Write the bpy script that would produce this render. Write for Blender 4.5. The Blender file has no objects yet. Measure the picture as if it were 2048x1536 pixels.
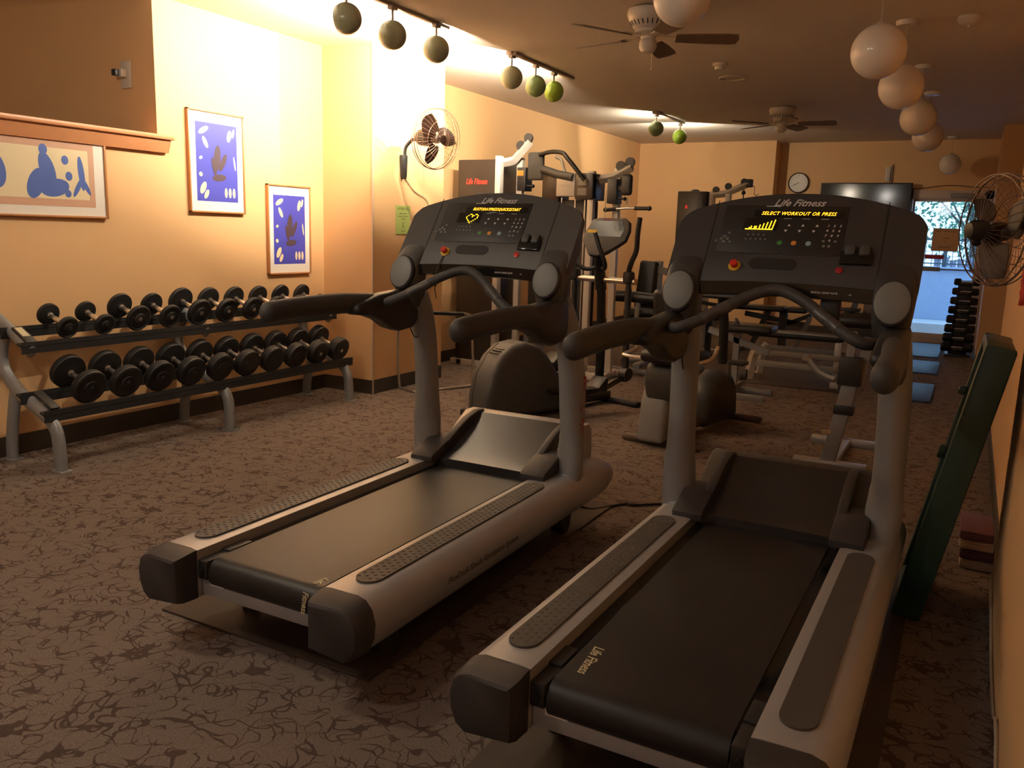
import bpy, bmesh, math, random
from mathutils import Vector, Matrix
random.seed(7)
PI = math.pi
COL = bpy.context.scene.collection
V = Vector

# ------------------------------------------------------------------ materials
MATS = {}
def mat(name, col, rough=.5, metal=0., spec=.5, emit=None, estr=0., noise=0., nscale=20., bump=0., bscale=200., coat=0., trans=0., alpha=1.):
    m = bpy.data.materials.new(name); m.use_nodes = True
    nt = m.node_tree; b = nt.nodes['Principled BSDF']
    b.inputs['Base Color'].default_value = (*col, 1)
    b.inputs['Roughness'].default_value = rough
    b.inputs['Metallic'].default_value = metal
    b.inputs['Specular IOR Level'].default_value = spec
    b.inputs['Coat Weight'].default_value = coat
    b.inputs['Transmission Weight'].default_value = trans
    if emit:
        b.inputs['Emission Color'].default_value = (*emit, 1)
        b.inputs['Emission Strength'].default_value = estr
    tc = nt.nodes.new('ShaderNodeTexCoord')
    if noise > 0:
        n = nt.nodes.new('ShaderNodeTexNoise'); n.inputs['Scale'].default_value = nscale; n.inputs['Detail'].default_value = 5
        mx = nt.nodes.new('ShaderNodeMix'); mx.data_type = 'RGBA'
        nt.links.new(tc.outputs['Object'], n.inputs['Vector'])
        mx.inputs['A'].default_value = (*[c*(1-noise) for c in col], 1)
        mx.inputs['B'].default_value = (*[min(1, c*(1+noise)) for c in col], 1)
        nt.links.new(n.outputs['Fac'], mx.inputs['Factor'])
        nt.links.new(mx.outputs['Result'], b.inputs['Base Color'])
    if bump > 0:
        n2 = nt.nodes.new('ShaderNodeTexNoise'); n2.inputs['Scale'].default_value = bscale; n2.inputs['Detail'].default_value = 3
        bp = nt.nodes.new('ShaderNodeBump'); bp.inputs['Strength'].default_value = bump; bp.inputs['Distance'].default_value = .002
        nt.links.new(tc.outputs['Object'], n2.inputs['Vector'])
        nt.links.new(n2.outputs['Fac'], bp.inputs['Height']); nt.links.new(bp.outputs['Normal'], b.inputs['Normal'])
    MATS[name] = m
    return m

WALL = mat('wall_paint', (.75, .46, .225), .75, noise=.05, nscale=1.5, bump=.15, bscale=120)
WALLD = mat('wall_paint_recess', (.75, .46, .225), .8, noise=.05, nscale=2, bump=.15, bscale=120)
CEIL = mat('ceiling_paint', (.68, .61, .54), .85, noise=.06, nscale=2, bump=.2, bscale=60)
TRIMW = mat('painted_trim', (.62, .45, .30), .5, noise=.04)
JAMB = mat('door_paint', (.60, .48, .42), .45, noise=.04)
BASEB = mat('vinyl_base', (.045, .032, .024), .5, noise=.1)
WOODR = mat('oak_rail', (.62, .27, .12), .4, noise=.15, nscale=8)
FRAMEW = mat('picture_frame_wood', (.50, .22, .08), .35, noise=.2, nscale=15)
PAPER = mat('mat_board', (.82, .76, .68), .6, noise=.02)
BLUE = mat('print_blue', (.055, .06, .42), .5, noise=.05)
BLUEL = mat('print_light_blue', (.08, .14, .45), .5, noise=.05)
TAN = mat('print_tan', (.62, .36, .24), .6, noise=.04)
CREAM = mat('print_cream', (.80, .66, .42), .6, noise=.03)
CHAR = mat('print_charcoal', (.06, .035, .05), .6, noise=.1)
SILV = mat('silver_paint', (.42, .42, .43), .40, metal=.4, noise=.04, nscale=30, bump=.05, bscale=400)
SILVD = mat('grey_column_paint', (.27, .275, .28), .45, metal=.2, noise=.05, nscale=30, bump=.08, bscale=500)
WHITEM = mat('white_metal', (.62, .58, .52), .35, metal=.1, noise=.04)
CHROME = mat('chrome', (.80, .78, .75), .28, metal=1., noise=.03)
BLKP = mat('black_plastic', (.020, .019, .019), .45, noise=.15, nscale=40, bump=.12, bscale=900)
GRYP = mat('graphite_plastic', (.068, .065, .063), .5, noise=.12, nscale=40, bump=.15, bscale=900)
CAPP = mat('dark_grey_cap', (.035, .031, .031), .55, noise=.12, nscale=40, bump=.2, bscale=700)
PADP = mat('rubber_pad', (.068, .058, .050), .55, noise=.12, nscale=60, bump=.2, bscale=500)
RUBB = mat('black_rubber', (.012, .011, .011), .6, noise=.2, nscale=50, bump=.2, bscale=600)
BELT = mat('running_belt', (.022, .019, .018), .40, spec=.35, noise=.35, nscale=3, bump=.15, bscale=900)
GLOSSB = mat('gloss_black', (.010, .010, .010), .12, noise=.1)
VINYL = mat('black_vinyl', (.014, .013, .013), .38, noise=.1, bump=.2, bscale=300)
COVER = mat('grey_cup', (.17, .178, .168), .5, noise=.05)
GRIP = mat('grip_foam', (.045, .043, .042), .6, noise=.15, bump=.3, bscale=400)
LED = mat('amber_led', (.8, .35, .02), .5, emit=(1., .42, .02), estr=3.2, noise=.02)
LEDY = mat('yellow_led', (.8, .5, .02), .5, emit=(1., .60, .02), estr=2.4, noise=.02)
LOGOG = mat('logo_grey', (.62, .61, .60), .5, noise=.03)
LOGOR = mat('logo_red', (.75, .05, .03), .5, emit=(1, .08, .05), estr=.25, noise=.03)  # printed red lettering given a faint glow of its own, no lamp
LOGOC = mat('logo_cream', (.55, .48, .30), .6, noise=.05)
INKW = mat('ink_white', (.80, .80, .80), .5, noise=.03)
INKD = mat('ink_dark', (.10, .07, .03), .6, noise=.05)
RED = mat('red_plastic', (.65, .03, .02), .35, noise=.05)
DRED = mat('dark_red', (.35, .012, .03), .45, noise=.05)
YEL = mat('yellow_ring', (.65, .42, .03), .4, noise=.05)
GRN = mat('green_button', (.08, .30, .07), .4, noise=.05)
ORG = mat('orange_button', (.70, .30, .05), .4, noise=.05)
LBL = mat('blue_button', (.28, .42, .48), .4, noise=.05)
GRNP = mat('green_paper', (.42, .50, .14), .7, noise=.04)
ORGP = mat('orange_paper', (.62, .34, .16), .7, noise=.04)
REDC = mat('red_cloth', (.55, .06, .05), .8, noise=.1, bump=.4, bscale=200)
GRNR = mat('green_resin', (.020, .055, .040), .42, noise=.15, nscale=8, bump=.15, bscale=300)
STRW = mat('striped_light', (.42, .32, .25), .7, noise=.1)
STRP = mat('striped_purple', (.13, .05, .07), .7, noise=.1)
BMAT = mat('blue_mat', (.03, .055, .14), .5, noise=.15, bump=.2, bscale=200)
DMAT = mat('dark_floor_mat', (.050, .032, .022), .6, noise=.2, nscale=6, bump=.3, bscale=300)
BALLG = mat('ball_green', (.20, .30, .13), .22, noise=.1, coat=.5)
BALLL = mat('ball_lime', (.30, .48, .05), .22, noise=.1, coat=.5)
BALLD = mat('ball_grey_green_haze', (.36, .38, .24), .25, noise=.1, coat=.4)  # albedo raised so lens flare haze is painted into the shade
BULBI = mat('reflector_white', (.85, .82, .75), .4, noise=.02)
BULB = mat('bulb_glow', (1, .9, .7), .4, emit=(1, .78, .42), estr=25, noise=.01)
TRACKM = mat('track_metal', (.32, .24, .19), .45, metal=.3, noise=.05)
OPAL = mat('opal_glass', (.86, .77, .67), .35, noise=.03, coat=.35)
OFFW = mat('off_white_plastic', (.62, .55, .46), .35, noise=.04)
FBLADE = mat('fan_blade_brown', (.10, .065, .045), .45, noise=.25, nscale=10)
FBLADEL = mat('fan_blade_tan', (.22, .16, .12), .45, noise=.2, nscale=10)
DBLADE = mat('black_fan_blade', (.035, .016, .010), .4, noise=.1)
WIRE = mat('cage_wire', (.45, .28, .20), .35, metal=.6, noise=.05)
WIRED = mat('cage_wire_dark', (.16, .11, .09), .4, metal=.5, noise=.05)
CORD = mat('cord_black', (.015, .012, .010), .5, noise=.1)
CORDW = mat('cord_white', (.45, .38, .28), .5, noise=.1)
CLOCKF = mat('clock_face', (.75, .70, .64), .4, noise=.02)
SHROUD = mat('smoked_shroud', (.040, .028, .020), .3, noise=.2, nscale=4)
LCD = mat('lcd_grey', (.18, .17, .15), .25, noise=.05)
PARA = mat('parapet_paint', (.30, .40, .62), .8, noise=.05, nscale=3)
CONC = mat('outside_concrete', (.45, .46, .50), .8, noise=.1, nscale=4)
IRON = mat('fence_iron', (.05, .08, .11), .5, noise=.1)
LEAF = mat('tree_leaves', (.10, .26, .16), .6, noise=.5, nscale=2)
LEAFD = mat('tree_leaves_deep', (.05, .16, .12), .6, noise=.5, nscale=2)
BARK = mat('bark', (.08, .07, .07), .8, noise=.2)
FENCEP = mat('outdoor_boards', (.22, .24, .32), .7, noise=.2, nscale=12)

def glass_mat():
    m = bpy.data.materials.new('door_glass'); m.use_nodes = True
    nt = m.node_tree; nt.nodes.clear()
    o = nt.nodes.new('ShaderNodeOutputMaterial'); mx = nt.nodes.new('ShaderNodeMixShader')
    t = nt.nodes.new('ShaderNodeBsdfTransparent'); g = nt.nodes.new('ShaderNodeBsdfGlossy')
    f = nt.nodes.new('ShaderNodeFresnel'); f.inputs['IOR'].default_value = 1.45
    g.inputs['Roughness'].default_value = .02; t.inputs['Color'].default_value = (.92, .95, 1, 1)
    nt.links.new(f.outputs[0], mx.inputs[0]); nt.links.new(t.outputs[0], mx.inputs[1]); nt.links.new(g.outputs[0], mx.inputs[2])
    nt.links.new(mx.outputs[0], o.inputs[0]); return m
GLASS = glass_mat()

def carpet():
    m = bpy.data.materials.new('patterned_carpet'); m.use_nodes = True
    nt = m.node_tree; N = nt.nodes; L = nt.links; b = N['Principled BSDF']
    b.inputs['Roughness'].default_value = .95; b.inputs['Specular IOR Level'].default_value = .1
    tc = N.new('ShaderNodeTexCoord')
    nz = N.new('ShaderNodeTexNoise'); nz.inputs['Scale'].default_value = 9; nz.inputs['Detail'].default_value = 2
    L.new(tc.outputs['Object'], nz.inputs['Vector'])
    sc = N.new('ShaderNodeVectorMath'); sc.operation = 'SCALE'; sc.inputs['Scale'].default_value = .06
    L.new(nz.outputs['Color'], sc.inputs[0])
    ad = N.new('ShaderNodeVectorMath'); ad.operation = 'ADD'
    L.new(tc.outputs['Object'], ad.inputs[0]); L.new(sc.outputs[0], ad.inputs[1])
    fl = N.new('ShaderNodeVectorMath'); fl.operation = 'MULTIPLY'; fl.inputs[1].default_value = (1, 1, 0)
    L.new(ad.outputs[0], fl.inputs[0])
    n2 = N.new('ShaderNodeTexNoise'); n2.inputs['Scale'].default_value = 12; n2.inputs['Detail'].default_value = 1
    L.new(tc.outputs['Object'], n2.inputs['Vector'])
    w = N.new('ShaderNodeMapRange'); w.inputs['From Min'].default_value = .36; w.inputs['From Max'].default_value = .58
    w.inputs['To Min'].default_value = -.002; w.inputs['To Max'].default_value = .021
    L.new(n2.outputs['Fac'], w.inputs['Value'])
    ls = []
    for q, (scl, off) in enumerate(((13, 0), (15, 7.3), (11, 15.1))):
        av = N.new('ShaderNodeVectorMath'); av.operation = 'ADD'; av.inputs[1].default_value = (off, off*.7, off)
        L.new(fl.outputs[0], av.inputs[0])
        nn = N.new('ShaderNodeTexNoise'); nn.inputs['Scale'].default_value = scl; nn.inputs['Detail'].default_value = .3
        L.new(av.outputs[0], nn.inputs['Vector'])
        sb = N.new('ShaderNodeMath'); sb.operation = 'SUBTRACT'; sb.inputs[1].default_value = .5; L.new(nn.outputs['Fac'], sb.inputs[0])
        ab = N.new('ShaderNodeMath'); ab.operation = 'ABSOLUTE'; L.new(sb.outputs[0], ab.inputs[0])
        l1 = N.new('ShaderNodeMath'); l1.operation = 'LESS_THAN'; L.new(ab.outputs[0], l1.inputs[0]); L.new(w.outputs[0], l1.inputs[1])
        ls.append(l1)
    m1 = N.new('ShaderNodeMath'); m1.operation = 'MAXIMUM'; L.new(ls[0].outputs[0], m1.inputs[0]); L.new(ls[1].outputs[0], m1.inputs[1])
    lt = N.new('ShaderNodeMath'); lt.operation = 'MAXIMUM'; L.new(m1.outputs[0], lt.inputs[0]); L.new(ls[2].outputs[0], lt.inputs[1])
    n3 = N.new('ShaderNodeTexNoise'); n3.inputs['Scale'].default_value = 170; n3.inputs['Detail'].default_value = 3
    L.new(tc.outputs['Object'], n3.inputs['Vector'])
    base = N.new('ShaderNodeMix'); base.data_type = 'RGBA'
    base.inputs['A'].default_value = (.090, .068, .058, 1); base.inputs['B'].default_value = (.270, .212, .175, 1)
    L.new(n3.outputs['Fac'], base.inputs['Factor'])
    mx = N.new('ShaderNodeMix'); mx.data_type = 'RGBA'; mx.inputs['B'].default_value = (.055, .032, .025, 1)
    L.new(base.outputs['Result'], mx.inputs['A'])
    fc = N.new('ShaderNodeMath'); fc.operation = 'MULTIPLY'; fc.inputs[1].default_value = .75
    L.new(lt.outputs[0], fc.inputs[0]); L.new(fc.outputs[0], mx.inputs['Factor'])
    L.new(mx.outputs['Result'], b.inputs['Base Color'])
    bp = N.new('ShaderNodeBump'); bp.inputs['Strength'].default_value = .5; bp.inputs['Distance'].default_value = .004
    L.new(n3.outputs['Fac'], bp.inputs['Height']); L.new(bp.outputs['Normal'], b.inputs['Normal'])
    return m
CARPET = carpet()

GRYP_SHADE = mat('graphite_plastic_shaded', (.042, .040, .040), .5, noise=.12, nscale=40, bump=.15, bscale=900)  # shaded copy of the graphite plastic: right console's shade put into the colour
HOODM = mat('hood_plastic', (.030, .028, .028), .30, noise=.1, nscale=30, bump=.1, bscale=600)
SLEEVE = mat('sensor_sleeve', (.085, .080, .078), .4, metal=.3, noise=.08)
SCREEN = mat('tv_glass', (.008, .008, .009), .09, noise=.05)
# ------------------------------------------------------------------ mesh builder
def frame_axes(d):
    d = d.normalized()
    u = V((0, 0, 1)) if abs(d.z) < .9 else V((1, 0, 0))
    a = d.cross(u).normalized(); b = a.cross(d).normalized()
    return a, b
def catmull(pts, n=6, closed=False):
    P = [V(p) for p in pts]; out = []
    m = len(P)
    rng = range(m) if closed else range(m-1)
    for i in rng:
        if closed: p0, p1, p2, p3 = P[(i-1) % m], P[i], P[(i+1) % m], P[(i+2) % m]
        else:
            p1, p2 = P[i], P[i+1]
            p0 = P[i-1] if i > 0 else p1*2-p2
            p3 = P[i+2] if i < m-2 else p2*2-p1
        for k in range(n):
            t = k/n
            out.append(.5*((2*p1)+(p2-p0)*t+(2*p0-5*p1+4*p2-p3)*t*t+(3*p1-p0-3*p2+p3)*t**3))
    if not closed: out.append(P[-1])
    return out
class MB:
    def __init__(s): s.v = []; s.f = []
    def add(s, vs, fs, M=None):
        o = len(s.v)
        s.v += [(M @ V(p)) if M is not None else V(p) for p in vs]
        s.f += [tuple(i+o for i in f) for f in fs]; return s
    def bm(s, bm, M=None):
        bm.verts.index_update()
        s.add([v.co.copy() for v in bm.verts], [[v.index for v in f.verts] for f in bm.faces], M); bm.free(); return s
    def box(s, c, size, r=0, M=None, rot=None, seg=2):
        bm = bmesh.new(); bmesh.ops.create_cube(bm, size=1)
        for v in bm.verts: v.co = V((v.co.x*size[0], v.co.y*size[1], v.co.z*size[2]))
        if r > 0: bmesh.ops.bevel(bm, geom=bm.edges[:], offset=min(r, min(size)*.49), segments=seg, affect='EDGES', profile=.5)
        T = Matrix.Translation(V(c))
        if rot is not None: T = T @ rot
        if M is not None: T = M @ T
        return s.bm(bm, T)
    def b2(s, lo, hi, r=0, M=None, seg=2):
        return s.box([(lo[i]+hi[i])/2 for i in range(3)], [abs(hi[i]-lo[i]) for i in range(3)], r, M, seg=seg)
    def loft(s, rings, cap=True, M=None, closed=False):
        n = len(rings[0]); vs = [p for r in rings for p in r]; fs = []
        R = len(rings)
        for i in range(R if closed else R-1):
            for j in range(n):
                a = i*n+j; b = i*n+(j+1) % n; k = ((i+1) % R)*n
                fs.append((a, b, k+(j+1) % n, k+j))
        if cap and not closed:
            fs.append(tuple(range(n))[::-1]); fs.append(tuple((R-1)*n+j for j in range(n)))
        return s.add(vs, fs, M)
    def tube(s, path, r, seg=10, M=None, sq=(1, 1), closed=False, up=None, roundcap=False):
        P = [V(p) for p in path]; n = len(P)
        rad = r if isinstance(r, (list, tuple)) else [r]*n
        if roundcap and not closed:
            d0 = (P[0]-P[1]).normalized(); d1 = (P[-1]-P[-2]).normalized(); r0, r1 = rad[0], rad[-1]
            pre = [P[0]+d0*r0*k for k in (.98, .8, .45)]; pr = [r0*k for k in (.2, .6, .9)]
            post = [P[-1]+d1*r1*k for k in (.45, .8, .98)]; qr = [r1*k for k in (.9, .6, .2)]
            P = pre+P+post; rad = pr+list(rad)+qr; n = len(P)
        rings = []; a = None
        for i in range(n):
            if closed: d = P[(i+1) % n]-P[i-1]
            else: d = P[min(i+1, n-1)]-P[max(i-1, 0)]
            d = d.normalized()
            if up is not None:
                a = d.cross(V(up)).normalized(); b = a.cross(d).normalized()
            elif a is None: a, b = frame_axes(d)
            else:
                a = (a-d*a.dot(d)).normalized(); b = a.cross(d).normalized()
            rings.append([P[i]+(a*math.cos(2*PI*k/seg)*sq[0]+b*math.sin(2*PI*k/seg)*sq[1])*rad[i] for k in range(seg)])
        return s.loft(rings, not closed, M, closed)
    def cyl(s, a, b, r, seg=16, M=None, r2=None):
        return s.tube([a, b], [r, r if r2 is None else r2], seg, M)
    def bar(s, a, b, w, h, up=(0, 0, 1), M=None, r=0):
        a = V(a); b = V(b); d = b-a; L = d.length; d.normalize()
        x = d.cross(V(up)).normalized(); z = x.cross(d).normalized()
        T = Matrix.Translation((a+b)/2) @ Matrix((x, d, z)).transposed().to_4x4()
        if M is not None: T = M @ T
        return s.box((0, 0, 0), (w, L, h), r, T)
    def lathe(s, prof, c=(0, 0, 0), axis=(0, 0, 1), seg=28, M=None):
        a, b = frame_axes(V(axis)); d = V(axis).normalized(); c = V(c)
        rings = [[c+d*h+(a*math.cos(2*PI*k/seg)+b*math.sin(2*PI*k/seg))*max(r, 1e-4) for k in range(seg)] for r, h in prof]
        return s.loft(rings, True, M)
    def prism(s, poly, plane, lo, hi, r=0, M=None, seg=2):
        bm = bmesh.new()
        def P(u, v, w):
            return {'yz': (w, u, v), 'xz': (u, w, v), 'xy': (u, v, w)}[plane]
        vs = [bm.verts.new(P(u, v, lo)) for u, v in poly]; f = bm.faces.new(vs)
        ex = bmesh.ops.extrude_face_region(bm, geom=[f])
        nv = [e for e in ex['geom'] if isinstance(e, bmesh.types.BMVert)]
        d = {'yz': V((hi-lo, 0, 0)), 'xz': V((0, hi-lo, 0)), 'xy': V((0, 0, hi-lo))}[plane]
        for v in nv: v.co += d
        bmesh.ops.recalc_face_normals(bm, faces=bm.faces[:])
        if r > 0:
            ed = [e for e in bm.edges if len(e.link_faces) == 2 and e.calc_face_angle(0) > .9]
            bmesh.ops.bevel(bm, geom=ed, offset=r, segments=seg, affect='EDGES', profile=.5, clamp_overlap=True)
        return s.bm(bm, M)
    def sphere(s, c, r, u=16, v=10, M=None, sc=(1, 1, 1)):
        vs = []; fs = []
        prof = [(math.sin(PI*i/v), math.cos(PI*i/v)) for i in range(v+1)]
        rings = [[V(c)+V((r*p*math.cos(2*PI*k/u)*sc[0], r*p*math.sin(2*PI*k/u)*sc[1], r*q*sc[2])) for k in range(u)] for p, q in [(max(a, 1e-4), b) for a, b in prof]]
        return s.loft(rings, True, M)
    def text(s, t, size, M, shear=0, bold=0, ext=0, align='CENTER', sx=1, space=1):
        cu = bpy.data.curves.new('t', 'FONT'); cu.body = t; cu.size = size; cu.shear = shear; cu.offset = bold
        cu.extrude = ext; cu.align_x = align; cu.align_y = 'CENTER'; cu.space_character = space; cu.resolution_u = 2
        o = bpy.data.objects.new('t', cu); me = bpy.data.meshes.new_from_object(o)
        s.add([V((v.co.x*sx, v.co.y, v.co.z)) for v in me.vertices], [tuple(p.vertices) for p in me.polygons], M)
        bpy.data.objects.remove(o); bpy.data.curves.remove(cu); bpy.data.meshes.remove(me); return s
    def build(s, name, m, parent=None, loc=None, smooth=True, angle=35):
        me = bpy.data.meshes.new(name); me.from_pydata([tuple(v) for v in s.v], [], s.f)
        bm = bmesh.new(); bm.from_mesh(me)
        bmesh.ops.recalc_face_normals(bm, faces=bm.faces[:]); bm.to_mesh(me); bm.free()
        me.materials.append(m)
        if smooth:
            me.polygons.foreach_set('use_smooth', [True]*len(me.polygons)); me.set_sharp_from_angle(angle=math.radians(angle))
        o = bpy.data.objects.new(name, me); COL.objects.link(o)
        if parent: o.parent = parent
        if loc: o.location = loc
        return o
def tag(o, label, cat, group=None, kind=None):
    o['label'] = label; o['category'] = cat
    if group: o['group'] = group
    if kind: o['kind'] = kind
    return o
def thing(name, label, cat, loc=(0, 0, 0), rz=0, group=None):
    o = bpy.data.objects.new(name, None); COL.objects.link(o); o.empty_display_size = .1
    o.location = loc; o.rotation_euler = (0, 0, rz)
    return tag(o, label, cat, group)
def struct(name, mb, m, parent=None, label=None, smooth=False):
    o = mb.build(name, m, parent, smooth=smooth)
    if not parent:
        o['kind'] = 'structure'; o['label'] = label or name; o['category'] = name.split('_')[0]
    return o
def cp(o, parent=None):
    c = o.copy(); COL.objects.link(c); c.parent = parent
    for ch in o.children: cp(ch, c)
    return c
def basis(o, x, y):
    x = V(x).normalized(); y = V(y); z = x.cross(y).normalized(); y = z.cross(x)
    return Matrix.Translation(V(o)) @ Matrix((x, y, z)).transposed().to_4x4()

# ------------------------------------------------------------------ setting
XL, CH = -4.72, 2.75
struct('floor', MB().b2((-8.2, -3.6, -.12), (1.4, 13.25, 0)), CARPET, label='brown carpet with dark squiggle pattern across the gym')
struct('ceiling', MB().b2((XL-.1, -3.6, CH), (1.4, 13.3, CH+.12)).b2((-8.2, -3.6, 3.6), (XL-.1, 3.95, 3.7)).b2((XL-.1, -3.6, CH+.1), (XL-.0, 3.95, 3.65)), CEIL, label='dim tan painted ceiling')
w = MB()
w.b2((XL-.1, -3.5, 0), (XL, 5.5, 1.84))
w.b2((XL-.1, 3.84, 1.84), (XL, 5.5, CH))
w.b2((XL-.1, 5.5, 0), (XL, 12.9, CH))
struct('wall_left', w, WALL, label='mustard yellow left wall behind the dumbbell rack')
struct('wall_recess', MB().b2((-8.1, 3.84, 0), (XL-.1, 3.94, 3.6)).b2((-8.2, -3.5, 0), (-8.1, 3.94, 3.6)).b2((-8.2, -3.6, CH), (XL-.1, -3.5, 3.6)), WALLD, label='shaded brown wall set back above the wooden rail')
struct('wall_column', MB().b2((XL, 5.43, 0), (-4.22, 6.45, CH)), WALL, label='square yellow column projecting from the left wall')
struct('trim_1', MB().box((-4.217, 5.432, 1.37), (.014, .014, 2.73)), TRIMW, label='pale corner bead on the yellow column')
w = MB()
w.b2((XL, 12.75, 0), (-2.66, 13.24, CH))
w.b2((-2.66, 13.1, 0), (-.93, 13.24, CH)); w.b2((-.93, 13.1, 2.08), (.16, 13.25, CH)); w.b2((.16, 13.1, 0), (1.4, 13.25, CH))
struct('wall_back', w, WALL, label='yellow back wall with the clock and the glass exit door')
w = MB()
w.b2((.20, -3.5, 0), (.30, 3.6, CH)); w.b2((.24, 3.6, 0), (.34, 7.2, CH)); w.b2((.24, 7.1, 0), (1.3, 7.2, CH))
w.b2((1.2, 7.2, 0), (1.3, 11.6, CH)); w.b2((.15, 11.6, 0), (1.3, 13.1, CH))
struct('wall_right', w, WALL, label='yellow right wall beside the treadmill')
struct('wall_front', MB().b2((-8.2, -3.6, 0), (.3, -3.5, CH)), WALL, label='wall behind the viewpoint')
w = MB()
w.b2((XL, -3.5, 0), (XL+.008, 5.43, .115)); w.b2((XL, 5.422, 0), (-4.22, 5.43, .115)); w.b2((-4.22, 5.422, 0), (-4.212, 6.45, .115)); w.b2((XL, 6.45, 0), (XL+.008, 12.75, .115))
struct('baseboard_left', w, BASEB, label='dark vinyl baseboard along the left wall')
struct('baseboard_back', MB().b2((XL, 12.742, 0), (-2.66, 12.75, .115)).b2((-2.66, 13.092, 0), (-.93, 13.1, .115)), BASEB, label='dark vinyl baseboard of the back wall')
struct('baseboard_right', MB().b2((.232, 3.6, 0), (.24, 7.2, .1)).b2((.15, 11.592, 0), (1.2, 11.6, .04)), BASEB, label='dark vinyl baseboard of the right wall')
# wooden cap rail
r = MB(); r.b2((XL-.12, -3.5, 1.865), (XL+.075, 3.92, 1.895), .008)
r.prism([(XL-.12+.12, 1.785), (XL+.03, 1.785), (XL+.035, 1.80), (XL+.05, 1.84), (XL+.055, 1.865), (XL+.0, 1.865)], 'xz', -3.5, 3.90)
struct('trim_2', r, WOODR, label='reddish wooden cap rail under the wall recess', smooth=True)
# soffit line on the right pier
struct('trim_3', MB().b2((.15, 11.585, 2.10), (1.2, 11.6, 2.13)), TRIMW, label='thin ledge line across the right pier')

# door
d = bpy.data.objects.new('door_1', None); COL.objects.link(d); d.location = (-.385, 13.1, 0)
d['kind'] = 'structure'; d['label'] = 'glazed exit door in pale frame letting in blue daylight'; d['category'] = 'door'
f = MB(); f.b2((-.545, -.03, 0), (-.44, .12, 2.08), .004); f.b2((.43, -.03, 0), (.545, .12, 2.08), .004); f.b2((-.545, -.03, 1.965), (.545, .12, 2.08), .004)
f.b2((-.44, -.02, 0), (.43, .12, .03))
f.build('door_frame', JAMB, d)
f = MB(); f.b2((-.435, .0, .03), (-.405, .05, 1.96), .003); f.b2((.40, .0, .03), (.43, .05, 1.96), .003); f.b2((-.435, 0, 1.93), (.43, .05, 1.965), .003); f.b2((-.435, 0, .03), (.43, .05, .13), .003)
f.build('door_leaf', JAMB, d)
MB().b2((-.41, .02, .12), (.41, .03, 1.94)).build('glass_pane', GLASS, d, smooth=False)
MB().b2((-.40, -.07, .99), (.0, -.03, 1.05), .01).b2((.0, -.05, 1.01), (.40, -.03, 1.03), .003).b2((-.40, -.04, .995), (-.36, .01, 1.045)).b2((.36, -.04, .995), (.40, .01, 1.045)).build('push_bar', SILVD, d)
MB().b2((.02, -.10, 1.99), (.32, -.03, 2.04), .01).bar((.1, -.07, 2.0), (.42, -.05, 1.955), .02, .01).build('door_closer', SILVD, d)

# ------------------------------------------------------------------ outside
struct('ground_outside', MB().b2((-4, 13.25, -.2), (4, 30, -.02)), CONC, label='pale concrete ground outside the door')
struct('wall_outside', MB().b2((-4, 15.4, -.1), (4, 15.6, .96)).b2((-4, 15.36, .96), (4, 15.64, 1.0)), PARA, label='low painted parapet wall outside the door')
struct('trim_4', MB().b2((-4, 14.6, -.1), (4, 15.39, .14), .01), CONC, label='concrete kerb at the foot of the parapet')
fn = MB()
fn.b2((-3, 15.49, 1.42), (3, 15.51, 1.45)); fn.b2((-3, 15.49, 1.04), (3, 15.51, 1.06))
for k in range(61): fn.cyl((-3+k*.1, 15.5, 1.0), (-3+k*.1, 15.5, 1.44), .006, 6)
for k in range(5): fn.cyl((-3, 15.5, 1.1+k*.07), (3, 15.5, 1.1+k*.07), .004, 6)
for k in range(5): fn.b2((-3.02+1.5*k-.42, 15.46, .98), (-2.96+1.5*k-.42, 15.52, 1.5))
tag(fn.build('mesh_fence', IRON), 'dark wire mesh fence on the parapet outside the exit door', 'fence')
bd = MB()
for k in range(26): bd.b2((-.6+k*.12, 16.6, -.1), (-.6+k*.12+.11, 16.64, 1.12+.03*math.sin(k*2.1)))
tag(bd.build('board_fence', FENCEP, smooth=False), 'weathered board fence beyond the parapet outside the door', 'fence')
def tree(loc, h, rad, n, m, label, seed):
    rnd = random.Random(seed)
    t = thing('tree', label, 'tree', loc, group=None)
    tr = MB().tube([(0, 0, 0), (.05, 0, h*.4), (-.05, .05, h*.7)], [.12, .09, .05], 8)
    for k in range(6):
        a = k*1.1; tr.tube([(0, 0, h*.4+.1*k), (math.cos(a)*rad*.5, math.sin(a)*rad*.5, h*.6+.12*k), (math.cos(a)*rad*.9, math.sin(a)*rad*.9, h*.8+.1*k)], [.035, .02, .01], 6)
    tr.build('trunk', BARK, t)
    lf = MB()
    for k in range(n):
        u = V((rnd.gauss(0, 1), rnd.gauss(0, 1), rnd.gauss(0, 1))).normalized()*rad*(rnd.random()**.45)
        c = V((u.x, u.y, h*.72+u.z*1.1)); sz = rnd.uniform(.05, .12)
        R = Matrix.Rotation(rnd.uniform(0, 6.3), 3, V((rnd.random(), rnd.random(), rnd.random()+.01)).normalized())
        lf.add([c+R @ V(p)*sz for p in ((-.5, 0, 0), (0, -.3, .05), (.6, 0, 0), (0, .3, .05))], [(0, 1, 2, 3)])
    lf.build('foliage', m, t, smooth=False)
tree((-.05, 19.5, -.1), 3.2, 1.25, 2600, LEAF, 'full green tree right of centre behind the parapet', 3)
tree((.35, 17.2, -.1), 2.6, .55, 800, LEAFD, 'dark green tree at right edge of the door view', 5)
tree((-1.75, 18.5, -.1), 3.2, .7, 420, LEAFD, 'sparse thin branched tree at left edge of the door view', 9)

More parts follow.
